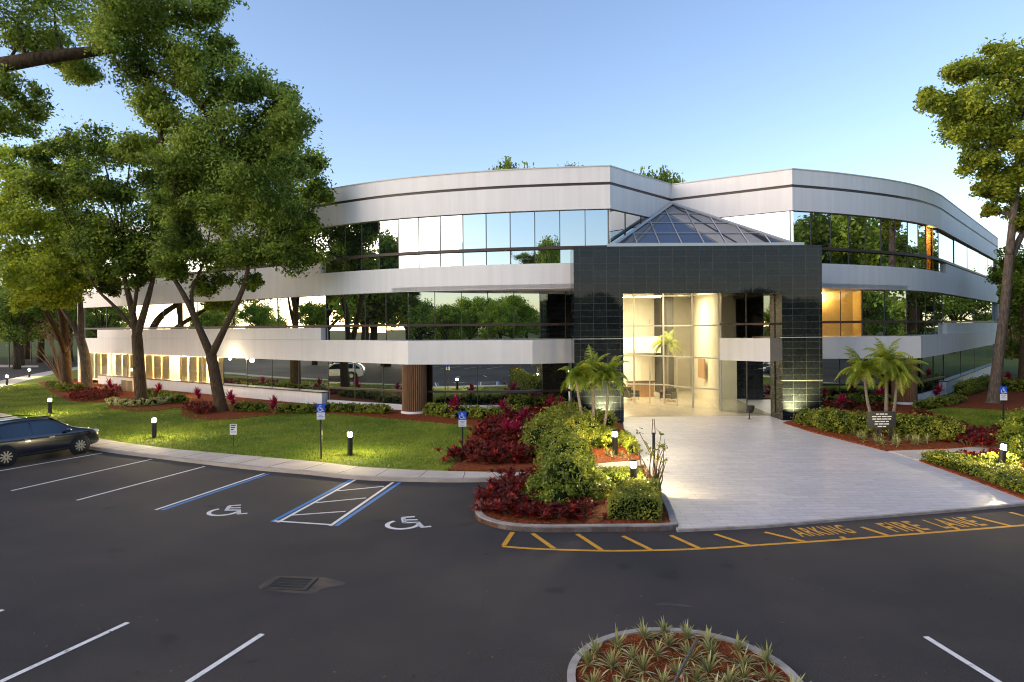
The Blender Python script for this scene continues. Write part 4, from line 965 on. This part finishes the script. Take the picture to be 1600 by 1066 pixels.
box_hedge('low clipped hedge running along the right edge of the plaza', [(1440, 720), (1480, 732), (1530, 748), (1604, 776), (1660, 790), (1660, 768), (1604, 748), (1540, 730), (1470, 716)], .30, M['leaf_hedge'], 5000, .09)
shrub('lime_bush', 'lime bush at the foot of the leaning bollard', row([(1552, 732), (1580, 733)], .1, .35, .5, .4), 50, 14, .12, M['leaf_lime'], 'bush')
shrub('round_bush', 'yellow green bush at the right edge under the blue sign', [(G(1610, 700, .1)[0], G(1610, 700, .1)[1], .75, 1.0, .9, .8), (G(1590, 705, .1)[0], G(1590, 705, .1)[1], .5, .6, .6, .5)], 110, 18, .13, M['leaf_gold'], 'bush')
shrub('round_bush', 'lime bush at the right edge of the photo beside the leaning bollard', [(G(1608, 722, .1)[0], G(1608, 722, .1)[1], .5, .6, .6, .5)], 90, 16, .13, M['leaf_shrub'], 'bush')
for lb, pp, mm, h_ in (('row of low green shrubs along the glass left of the brown column', [(515, 643), (560, 645), (610, 647)], 'leaf_hedge', .5), ('row of yellow green shrubs along the glass right of the brown column', [(672, 648), (700, 652), (760, 655), (830, 652)], 'leaf_lime', .65), ('dark shrub row along the glass near the left pillar', [(800, 645), (840, 643), (880, 642)], 'leaf_shrub', .9),
                       ('low shrub row along the white sill wall under the oaks', [(375, 641), (400, 643), (440, 645), (500, 645)], 'leaf_shrub', .5), ('pale shrubs at the foot of the tall dark oak', [(178, 632), (200, 636), (235, 634), (262, 630)], 'leaf_varieg', .45), ('shrubs along the sill wall between the two oaks', [(235, 620), (262, 627), (290, 631)], 'leaf_shrub', .6),
                       ('low shrubs under the far left oaks', [(80, 606), (100, 612), (125, 612)], 'leaf_hedge', .6), ('green shrubs along the glass behind the right hedge', [(1300, 637), (1340, 634), (1390, 634)], 'leaf_shrub', .7), ('shrubs below the rising sill wall right of the brown column', [(1440, 640), (1470, 634), (1500, 628)], 'leaf_hedge', .5), ('dark shrub bank before the golden oak trunk', [(1500, 620), (1525, 612), (1545, 606)], 'leaf_shrub', .9), ('bright plants behind the golden oak trunk', [(1572, 612), (1590, 612), (1610, 612)], 'leaf_lime', .8)):
    shrub('shrub_row', lb, row(pp, .1, .42, h_, .55), 34, 12, .16, M[mm], 'shrub')
# palms
def palm(label, stems, frond_len, nf, cat='palm'):
    c = Vector((sum(s_[0][0] for s_ in stems) / len(stems), sum(s_[0][1] for s_ in stems) / len(stems), .1))
    r = thing('palm_tree', tuple(c), label, cat)
    for base, top, rad in stems:
        b, t_ = Vector(base), Vector(top); q = MB()
        cs = spline([tuple(b), tuple(b.lerp(t_, .5) + Vector((rnd.uniform(-.12, .12), 0, 0))), tuple(t_)], 4)
        q.tube(cs, list(np.linspace(rad * 1.5, rad * .8, len(cs))), 8); q.build('trunk', M['palm_bark'], r, True)
        q = MB()
        for k in range(nf):
            a = rnd.uniform(0, 6.28); L = frond_len * rnd.uniform(.75, 1.1); th = rnd.uniform(.1, 1.45)
            d = Vector((math.cos(a) * math.sin(th), math.sin(a) * math.sin(th), math.cos(th))); p = t_.copy(); ns = 22; sdv = Vector((-math.sin(a), math.cos(a), 0)); ra = []
            for j in range(ns + 1):
                t = j / ns; ra.append(p.copy())
                if j > 1:
                    lf = L * .25 * math.sin(math.pi * min(1, .25 + t * .72))
                    for sgn in (-1, 1):
                        for o_ in (0, .33, .66):
                            pp = p + d * (o_ * L / ns); e = pp + (sdv * sgn * .75 + d * .55 + Vector((0, 0, -.45 + rnd.uniform(-.3, .3)))).normalized() * lf; wv = d * (L * .0085)
                            q.add([pp - wv, pp + wv, e + wv * .3, e - wv * .3], [(0, 1, 2, 3)])
                p = p + d * (L / ns); d = (d + Vector((0, 0, -.105))).normalized()
            q.tube(ra, list(np.linspace(.022, .005, ns + 1)), 4)
        q.build('fronds', M['leaf_palm'], r)
    return r
def gz(px, py, z): g_ = G(px, py, .1); return (g_[0], g_[1], z)
Yp = G(925, 690, .1)[1]
palm('cluster of three slender palms before the left portal pillar', [(P(921, 682, Yp)[:2] + (.1,), P(900, 590, Yp), .055), (P(926, 682, Yp + .3)[:2] + (.1,), P(926, 584, Yp + .3), .05), (P(939, 682, Yp + .1)[:2] + (.1,), P(950, 590, Yp + .1), .05)], 1.32, 26)
Yp = G(1385, 684, .1)[1] + 1.0
palm('cluster of three leaning palms behind the black sign', [(P(1370, 665, Yp)[:2] + (.1,), P(1350, 582, Yp), .06), (P(1384, 668, Yp + .3)[:2] + (.1,), P(1385, 566, Yp + .3), .07), (P(1390, 668, Yp + .1)[:2] + (.1,), P(1402, 584, Yp + .1), .06)], 1.42, 28)
ip = palm('potted palm standing inside the lit lobby', [((10.7, 47.5, .5), (10.85, 47.5, 3.9), .10)], 1.5, 18)
q = MB(); q.lathe([(.28, .07), (.42, .62), (.38, .62), (.36, .5)], (10.7, 47.5, 0), 16); q.build('pot', M['terracotta'], ip)
r = thing('reception_desk', (9.1, 48.6, .068), 'pale reception desk with a dark top inside the lit lobby', 'desk', local=True)
q = MB(); q.box(-.9, .9, -.3, .3, 0, 1.05); q.build('front_panel', M['wood'], r); q = MB(); q.box(-1.0, 1.0, -.38, .38, 1.05, 1.11); q.build('top', M['dark'], r)
for x, y, a, lb in ((8.1, 46.6, .6, 'black lobby armchair nearest the entrance glass on the left'), (10.4, 45.6, -.7, 'black lobby armchair beside the indoor palm')):
    r = thing('armchair', (x, y, .068), lb, 'armchair', 'lobby armchairs', rz=a, local=True)
    q = MB(); q.box(-.35, .35, -.33, .33, .22, .44); q.build('seat', M['leather'], r)
    q = MB(); q.box(-.35, .35, .33, .45, .2, .85); q.build('backrest', M['leather'], r)
    for sx in (-1, 1):
        q = MB(); q.box(min(sx * .36, sx * .46), max(sx * .36, sx * .46), -.33, .44, .18, .62); q.build('armrest', M['leather'], r)
        for sy in (-.3, .4):
            q = MB(); q.box(sx * .40 - .025, sx * .40 + .025, sy - .025, sy + .025, 0, .18); q.build('leg', M['alu'], r)
# bare climbing shrub on a stake by the plaza edge
g_ = Vector((*G(1022, 774, .1), .1)); bs = thing('bare_shrub', tuple(g_), 'gnarled nearly bare shrub tied to a dark stake at the plaza edge', 'shrub')
q = MB(); q.tube([g_, g_ + Vector((.0, 0, 1.85))], [.05, .045], 8); q.build('stake', M['black_metal'], bs)
q = MB(); lv = []
for k in range(20):
    a = rnd.uniform(0, 6.28); e = g_ + Vector((math.cos(a) * rnd.uniform(.2, .75), math.sin(a) * .4, rnd.uniform(.7, 1.9))); md = g_.lerp(e, .5) + Vector((rnd.uniform(-.2, .2), rnd.uniform(-.1, .1), .1))
    cs = spline([tuple(g_ + Vector((rnd.uniform(-.15, .15), rnd.uniform(-.1, .1), 0))), tuple(md), tuple(e)], 4); q.tube(cs, list(np.linspace(.028, .008, len(cs))), 5); lv.append((e.x, e.y, e.z, .12, .12, .12))
    e2 = e + Vector((rnd.uniform(-.25, .25), rnd.uniform(-.1, .1), rnd.uniform(-.1, .2))); q.tube([e, e2], [.009, .004], 4)
q.tube([g_ + Vector((-.05, 0, 1.8)), g_ + Vector((-.02, 0, 2.25)), g_ + Vector((.02, 0, 2.25)), g_ + Vector((.05, 0, 1.8))], .012, 4)
q.build('stems', M['twig'], bs); leaf_obj('leaves', lump_leaves(lv, 3, 3, .10, .05), M['leaf_gold'], bs)

# ------------------------------------------------------------------ bollard lamps, uplights, street lamps
def bollard_proto(name='bollard_light'):
    r = thing(name, (0, 0, 0), '', 'bollard light', local=True)
    q = MB(); q.lathe([(.105, 0), (.105, .72), (.10, .74)], seg=20); q.build('post', M['black_metal'], r)
    q = MB(); q.lathe([(.07, .742), (.078, .78), (.078, .90), (.07, .915)], seg=20); q.build('lamp', M['lamp'], r)
    q = MB(); q.lathe([(.09, .917), (.108, .925), (.108, .955), (.07, .99)], seg=20); q.build('cap', M['black_metal'], r)
    return r
bp = bollard_proto()
BL = [((547, 711), 0, 'lit bollard on the lawn between the two blue parking signs'), ((241, 684), 0, 'lit bollard on the lawn in front of the tall dark oak'), ((78, 646), 0, 'lit bollard on the lawn above the parked car'), ((11, 602), 0, 'lit bollard at the left edge of the photo by the footpath'), ((46, 590), 0, 'small far bollard on the lawn beside the curved footpath'), ((961, 711), 0, 'lit bollard in the bed at the plaza edge beside the palms'), ((990, 768), 0, 'dark topped bollard nearest the plaza, behind the square hedge'), ((1563, 736), .14, 'leaning lit bollard at the right edge of the plaza')]
for k, ((px, py), tl, lb) in enumerate(BL):
    o = bp if k == 0 else dup(bp)
    g_ = G(px, py, .1); o.location = (g_[0], g_[1], .085); o.rotation_euler = (0, tl, 0); o['label'] = lb; o['group'] = 'bollard lights'
for (x, y), lb in (((14.6, 35.45), 'small uplight shining on the right portal pillar'), ((4.7, 35.6), 'small uplight shining on the left portal pillar')):
    r = thing('uplight', (x, y, .12), lb, 'uplight', 'pillar uplights', local=True)
    q = MB(); q.lathe([(.05, 0), (.075, .05), (.085, .16), (.07, .16)], seg=14); q.build('housing', M['black_metal'], r)
    q = MB(); q.lathe([(.066, .135), (.066, .15)], seg=14); q.build('lens', M['lamp'], r)
    l = bpy.data.lights.new('uplight_beam', 'SPOT'); l.energy = 1500; l.spot_size = R(125); l.spot_blend = 1.0; l.color = (1, .82, .34); l.shadow_soft_size = .05
    lo = bpy.data.objects.new('uplight_beam', l); COL.objects.link(lo); lo.parent = r; lo.location = (0, 0, .2); lo.rotation_euler = Vector((0, -.42, -1)).to_track_quat('-Z', 'Y').to_euler()
    lo.rotation_euler = Vector((.16, .22, 1)).to_track_quat('-Z', 'Y').to_euler()
r = thing('floor_spotlight', (*G(1171, 655, .06), .06), 'small black spotlight standing on the paving by the dark entrance glass', 'spotlight')
c = r.location; q = MB(); q.lathe([(.10, .06), (.10, .08), (.03, .10), (.03, .42)], (c[0], c[1], 0), 14); q.build('stand', M['black_metal'], r)
q = MB(); q.lathe([(.10, -.2), (.19, -.05), (.21, .18), (.16, .2)], (c[0] + .05, c[1] - .05, .62), 16, axis='Y' if False else 'Z'); q.build('housing', M['black_metal'], r)
def street_lamp(x, y, hh, lb):
    r = thing('street_lamp', (x, y, 0), lb, 'street lamp', 'distant street lamps', local=True)
    q = MB(); q.tube([(0, 0, 0), (0, 0, hh)], [.09, .06], 8); q.build('post', M['black_metal'], r)
    q = MB(); q.box(-.35, .35, -.18, .18, hh, hh + .16); q.build('housing', M['black_metal'], r)
    q = MB(); q.box(-.28, .28, -.14, .14, hh - .06, hh - .004); q.build('lens', M['lamp_cool'], r)
for px, py, Y, lb in ((14, 506, 96, 'lit street lamp at the far left edge beyond the road'), (83, 500, 104, 'lit street lamp between the far left trunks'), (48, 499, 110, 'dim street lamp in the dark trees at the left')):
    p = P(px, py, Y); street_lamp(p[0], p[1], p[2], lb)

# ------------------------------------------------------------------ signs
def badge(parent, x, y, z, s_, name='symbol'):
    q = MB(); wheelchair(q, lambda a, b: (x + (a - .5) * s_, y, z + b * s_)); return q.build(name, M['sign_white'], parent)
def acc_sign(px, pyb, pyt, lb):
    g_ = G(px, pyb, .1); hh = P(px, pyt, g_[1])[2] - .1
    r = thing('parking_sign', (g_[0], g_[1], .1), lb, 'sign', 'blue accessible parking signs', local=True)
    q = MB(); q.box(-.03, .03, -.02, .02, -.1, hh - .05); q.build('post', M['black_metal'], r)
    wd = .155
    q = MB(); q.box(-wd, wd, -.03, -.022, hh - .33, hh); b = q.build('blue_plate', M['sign_blue'], r)
    badge(b, 0, -.0335, hh - .29, .25)
    q = MB(); q.box(-wd, wd, -.03, -.022, hh - .60, hh - .335); b = q.build('white_plate', M['sign_white'], r)
    q = MB()
    for k, (a, c_) in enumerate(((-.11, .11), (-.06, .06), (-.12, .12), (-.09, .09))): q.box(a, c_, -.033, -.031, hh - .40 - k * .05, hh - .385 - k * .05)
    q.build('lettering', M['sign_blue'], b)
acc_sign(502, 717, 631, 'blue and white accessible parking sign standing alone on the lawn'); acc_sign(723, 709, 643, 'blue and white accessible parking sign before the red plants'); acc_sign(1568, 684, 604, 'blue and white accessible parking sign by the right lawn')
g_ = G(365, 698, .1); r = thing('lawn_sign', (*g_, .085), 'small white sign on a short thin post in the lawn', 'sign', local=True)
q = MB(); q.box(-.02, .02, -.012, .012, -.05, .75); q.build('post', M['mullion'], r)
q = MB(); q.box(-.15, .15, -.02, -.013, .52, .98); b = q.build('plate', M['sign_white'], r)
q = MB()
for k, (a, c_, h_) in enumerate(((-.11, .11, .05), (-.11, .08, .05), (-.10, .02, .05), (-.11, .11, .02))): q.box(a, c_, -.023, -.021, .90 - k * .09, .90 - k * .09 + h_)
q.build('lettering', M['mullion'], b)
g_ = G(1377, 690, .1); r = thing('rules_sign', (*g_, .1), 'black sign with rows of white lettering between the right hedges', 'sign', local=True)
hh = P(1375, 643, g_[1])[2] - .1; wd = .60
for x in (-.02, .45):
    q = MB(); q.box(x - .05, x + .05, .0, .1, -.1, hh - .05 if x > 0 else hh - .7); q.build('post', M['black_metal'], r)
q = MB(); q.box(-wd, wd, -.05, -.004, hh - .72, hh); b = q.build('board', M['sign_black'], r)
q = MB()
for k, (words) in enumerate(((.12, .2, .1), (.2, .15, .2, .18), (.15, .2, .22, .12), (.2, .2, .12), (.14, .2, .2), (.2, .12))):
    tot_ = sum(words) + .035 * (len(words) - 1); x = -tot_ / 2
    for w_ in words: q.box(x, x + w_, -.054, -.052, hh - .13 - k * .105, hh - .085 - k * .105); x += w_ + .035
q.build('lettering', M['sign_white'], b)
# the thin leaning post and red marker in the round island
g_ = (2.42, 9.0, .1); r = thing('island_post', g_, 'thin black post leaning across the round island', 'post')
q = MB(); q.tube([P(1052, 1070, 8.8), P(1088, 1000, 10.2)], [.028, .028], 6); q.build('post', M['black_metal'], r)
q = MB(); q.lathe([(.05, .1), (.06, .16), (.03, .2)], (G(1066, 1064, .1)[0], G(1066, 1064, .1)[1], 0), 10); tag(q.build('marker_cap', M['tail_lens']), 'small red marker cap in the mulch of the round island', 'marker')
# utility boxes by the far sill wall
for px, py, lb in ((196, 611, 'small beige utility box at the sill wall behind the tall dark oak'), (205, 612, 'narrower beige utility box beside its neighbour at the sill wall')):
    g_ = G(px, py, .1); q = MB(); q.box(g_[0] - .22, g_[0] + .22, g_[1] - .2, g_[1] + .2, .1, .95); q.box(g_[0] - .25, g_[0] + .25, g_[1] - .23, g_[1] + .23, .95, 1.0); tag(q.build('utility_box', M['tan_wall']), lb, 'utility box')

# ------------------------------------------------------------------ cars
def car_proto(paint):
    r = thing('parked_car', (0, 0, 0), '', 'car', local=True)
    X = [-2.38, -2.33, -2.15, -1.75, -1.05, -.3, .35, .80, 1.28, 1.75, 2.12, 2.30, 2.38]
    TOP = [.78, 1.06, 1.34, 1.55, 1.63, 1.64, 1.60, 1.42, 1.10, 1.03, .92, .78, .62]
    BEL = [.76, .98, 1.02, 1.03, 1.01, .99, .98, .98, .99, .98, .88, .75, .60]
    WR = [.66, .64, .62, .62, .63, .63, .62, .64, .72, .74, .70, .64, .52]
    WD = [.74, .83, .88, .91, .93, .93, .93, .93, .93, .92, .86, .78, .64]
    BO = [.42, .34, .26, .22, .21, .20, .20, .20, .21, .23, .26, .30, .36]
    def sect(i):
        w_, t, b, wr, z0 = WD[i], TOP[i], BEL[i], WR[i], BO[i]
        mid = z0 + (b - z0) * .45
        return [(w_ * .90, z0), (w_ * .985, z0 + .1), (w_, mid), (w_ * .985, b - .10), (w_ * .955, b), (wr + (w_ * .955 - wr) * .12, t - (t - b) * .12), (wr * .88, t), (wr * .4, t + .02), (0, t + .025)]
    S = [sect(i) for i in range(len(X))]
    q = MB(); k = len(S[0]); n = len(X); ring = 2 * k - 1; vv = []
    for i in range(n):
        L = [(X[i], -y, z) for y, z in S[i]] + [(X[i], y, z) for y, z in S[i][-2::-1]]; vv += L
    f = [(i * ring + j, i * ring + j + 1, (i + 1) * ring + j + 1, (i + 1) * ring + j) for i in range(n - 1) for j in range(ring - 1)]
    f += [tuple(range(ring))[::-1], tuple((n - 1) * ring + j for j in range(ring))]
    f += [(i * ring, (i + 1) * ring, (i + 1) * ring + ring - 1, i * ring + ring - 1) for i in range(n - 1)]
    q.add(vv, f); body = q.build('body', paint, r, True)
    md = body.modifiers.new('round', 'SUBSURF'); md.levels = 2; md.render_levels = 2
    def side(x, t):
        i = max(0, min(len(X) - 2, int(np.searchsorted(X, x) - 1))); u_ = (x - X[i]) / (X[i + 1] - X[i]); w_ = np.interp(x, X, WD); b = np.interp(x, X, BEL); tp = np.interp(x, X, TOP); wr = np.interp(x, X, WR)
        y0, y1 = w_ * .955, wr + (w_ * .955 - wr) * .12; return y0 + (y1 - y0) * t, b + (tp - (tp - b) * .12 - b) * t
    for s_ in (-1, 1):
        for xs in ((-2.02, -1.62), (-1.52, -.50), (-.40, .98)):
            q = MB(); g = np.linspace(*xs, 7); lo_, hi_ = [], []
            for x in g:
                th = .93 if x < .4 else max(.12, .93 - (x - .4) * 1.25)
                if x < -1.62: th = max(.25, .85 - (-1.62 - x) * 1.1)
                for t, L in ((.08, lo_), (th, hi_)): y, z = side(x, t); L.append((x, s_ * (y + .006), z))
            n = len(g); q.add(lo_ + hi_, [(i, i + 1, n + i + 1, n + i) for i in range(n - 1)]); q.build('side_window', M['car_glass'], r, True)
        for x in (-.62, .28):
            q = MB(); q.box(x - .1, x + .1, s_ * .925 - .02, s_ * .925 + .02, .86, .895); q.build('door_handle', M['rim'], r)
        q = MB()
        q.box(-1.0, .95, s_ * .925 - .014, s_ * .925 + .014, .30, .36); q.build('sill_trim', M['rubber'], r)
        q = MB(); q.tube([(-1.75, s_ * .60, 1.60), (-1.6, s_ * .60, 1.665), (-.3, s_ * .61, 1.695), (.3, s_ * .60, 1.66), (.4, s_ * .60, 1.62)], .022, 6); q.build('roof_rail', M['black_metal'], r)
        q = MB(); icos(q, (.88, s_ * 1.02, 1.06), (.09, .10, .075)); q.build('mirror', paint, r, True)
        q = MB(); icos(q, (2.16, s_ * .66, .84), (.19, .17, .085)); q.build('headlight', M['head_lens'], r, True)
        q = MB(); icos(q, (-2.26, s_ * .70, .98), (.12, .14, .11)); q.build('taillight', M['tail_lens'], r, True)
        for x in (-1.39, 1.39):
            q = MB(); q.lathe([(.40, -.02), (.43, .0), (.43, .012)], (x, s_ * .915, .36), 28, axis='Y'); q.build('wheel_arch', M['rubber'], r)
            q = MB(); y = s_ * .86
            q.lathe([(.22, -.10), (.33, -.10), (.355, -.06), (.355, .06), (.33, .10), (.22, .10)], (x, y, .355), 28, axis='Y'); wo = q.build('wheel', M['rubber'], r, True)
            q = MB(); yy = y + s_ * .085
            q.lathe([(.235, -.01), (.245, 0), (.215, .012), (.21, .0)], (x, yy, .355), 28, axis='Y')
            for j in range(10):
                a = 2 * math.pi * j / 10; d = Vector((math.cos(a), 0, math.sin(a))); e = Vector((-d.z, 0, d.x)); c_ = Vector((x, yy + s_ * .018, .355))
                q.quad(c_ + d * .03 + e * .022, c_ + d * .225 + e * .026, c_ + d * .225 - e * .026, c_ + d * .03 - e * .022)
            q.build('rim', M['rim'], wo)
    for x0, z0, x1, z1, w0, w1, nm in ((.46, 1.565, 1.17, 1.145, .56, .68, 'windscreen'), (-1.86, 1.53, -2.22, 1.18, .54, .62, 'rear_window')):
        q = MB(); sgn = 1 if x1 > 0 else -1; q.quad((x0, -w0, z0 + .012), (x0, w0, z0 + .012), (x1, w1, z1 + .012), (x1, -w1, z1 + .012)); q.build(nm, M['car_glass'], r)
    for s_ in (-1, 1):
        q = MB()
        for x in (-1.58, -.45, 1.0):
            pts = [(x + (.06 if x < -1 else 0), s_ * (np.interp(x, X, WD) * k_ + .004), z) for z, k_ in ((.32, .955), (.5, .985), (.7, .985), (.88, .965), (.97, .945))]
            q.tube(pts, .008, 4)
        q.build('door_seam', M['rubber'], r)
    q = MB(); q.box(-2.40, -2.375, -.16, .16, .72, .84); q.build('number_plate', M['sign_white'], r)
    q = MB(); q.box(2.30, 2.392, -.45, .45, .45, .62); q.build('grille', M['black_metal'], r)
    return r
fw, rw = Vector(G(122, 710)), Vector(G(13, 728.5)); hd = (fw - rw).normalized(); mid = (fw + rw) / 2
left = Vector((-hd.y, hd.x)); cc = mid + left * .93
car = car_proto(M['paint_navy']); car.location = (cc.x, cc.y, 0); car.rotation_euler = (0, 0, math.atan2(hd.y, hd.x)); car['label'] = 'dark blue grey crossover parked nose to the kerb at the left edge'
for (x, y, a, pm, lb) in ((-35, 37.5, 2.0, 'paint_white', 'white car parked farther along the kerb, mirrored in the ground floor glass'),):
    o = dup(car, (x, y, 0), a, lb)
    if pm != 'paint_navy':
        for ch in o.children:
            if ch.name.startswith(('body', 'mirror')): ch.data = ch.data.copy(); ch.data.materials[0] = M[pm]

# ------------------------------------------------------------------ beyond the right end
nb_ = thing('neighbouring_building', (112, 140, 0), 'tan neighbouring building glimpsed behind the right trunks', 'building')
q = MB(); q.box(100, 132, 140, 152, 0, 7); q.build('wall', M['tan_wall'], nb_)
q = MB(); q.box(99.6, 132.4, 139.6, 152.4, 7, 7.4); q.build('roof', M['coping'], nb_)
for x in (101.5, 105.5, 109.5):
    q = MB(); q.box(x - .1, x + 1.7, 139.9, 139.98, 3.0, 5.6); wo = q.build('window', M['mullion'], nb_); q = MB(); q.box(x, x + 1.6, 139.85, 139.9, 3.1, 5.5); q.build('pane', M['dim_window'] if x < 102 else M['mirror2'], wo)

# ------------------------------------------------------------------ grass blades on the lawns, nobody could count them
def blades(poly_, n, z, hh):
    xs = [p[0] for p in poly_]; ys = [p[1] for p in poly_]; A = NR.uniform((min(xs), min(ys)), (max(xs), max(ys)), (n * 3, 2)); x, y = A[:, 0], A[:, 1]
    ins = np.zeros(len(A), bool)
    for i in range(len(poly_)):
        a, b = poly_[i], poly_[(i + 1) % len(poly_)]
        c = (a[1] > y) != (b[1] > y); xi = (b[0] - a[0]) * (y - a[1]) / ((b[1] - a[1]) or 1e-9) + a[0]; ins ^= c & (x < xi)
    A = A[ins][:n]; n = len(A); an = NR.uniform(0, 6.28, n); l = hh * NR.uniform(.5, 1.2, n); w = .012 + .012 * NR.random(n); le = NR.normal(0, .6, (n, 2)) * l[:, None]
    sx, sy = np.cos(an) * w, np.sin(an) * w; Z = np.full(n, z)
    v = np.stack([np.stack([A[:, 0] - sx, A[:, 1] - sy, Z], 1), np.stack([A[:, 0] + sx, A[:, 1] + sy, Z], 1), np.stack([A[:, 0] + le[:, 0], A[:, 1] + le[:, 1], Z + l], 1)], 1).reshape(-1, 3)
    return v, np.arange(3 * n).reshape(-1, 3)
M['grass'] = leafmat('grass_blades', (.09, .155, .010), (.25, .30, .028), nscale=.35, trans=.3)
gl = GG([(830, 737), (700, 736), (560, 729), (400, 713), (240, 698), (145, 683), (60, 660), (0, 646), (-40, 637), (-40, 605), (0, 604), (60, 600), (105, 627), (168, 637), (282, 638), (335, 657), (420, 649), (500, 645), (620, 655), (742, 668), (735, 700), (705, 734)], .085)
o = leaf_obj('grass', blades(gl, 90000, .08, .085), M['grass'], None); o['kind'] = 'stuff'
gr2 = GG([(1432, 649), (1470, 638), (1550, 641), (1600, 645), (1640, 648), (1640, 682), (1600, 684), (1540, 673), (1480, 661)], .13)
o = leaf_obj('grass', blades(gr2, 20000, .125, .085), M['grass'], None); o['kind'] = 'stuff'

# leaf litter along the kerbs and on the asphalt
lp = [G(rnd.uniform(150, 830), 752, 0) for _ in range(0)]
pts = []
for _ in range(260):
    if rnd.random() < .6: p = walk(swb, rnd.uniform(0, plen(swb) * .6)); p = (p[0] + rnd.gauss(.2, .3), p[1] - abs(rnd.gauss(.15, .35)))
    else: p = G(rnd.uniform(20, 1580), rnd.uniform(860, 1060))
    pts.append((p[0], p[1], .012))
A = np.array(pts); o = leaf_obj('fallen_leaves', leaf_faces(A, NR.normal(size=A.shape) * .25 + np.array([0, 0, 1.0]), .07, .035), M['leaf_dry'], None); o['kind'] = 'stuff'
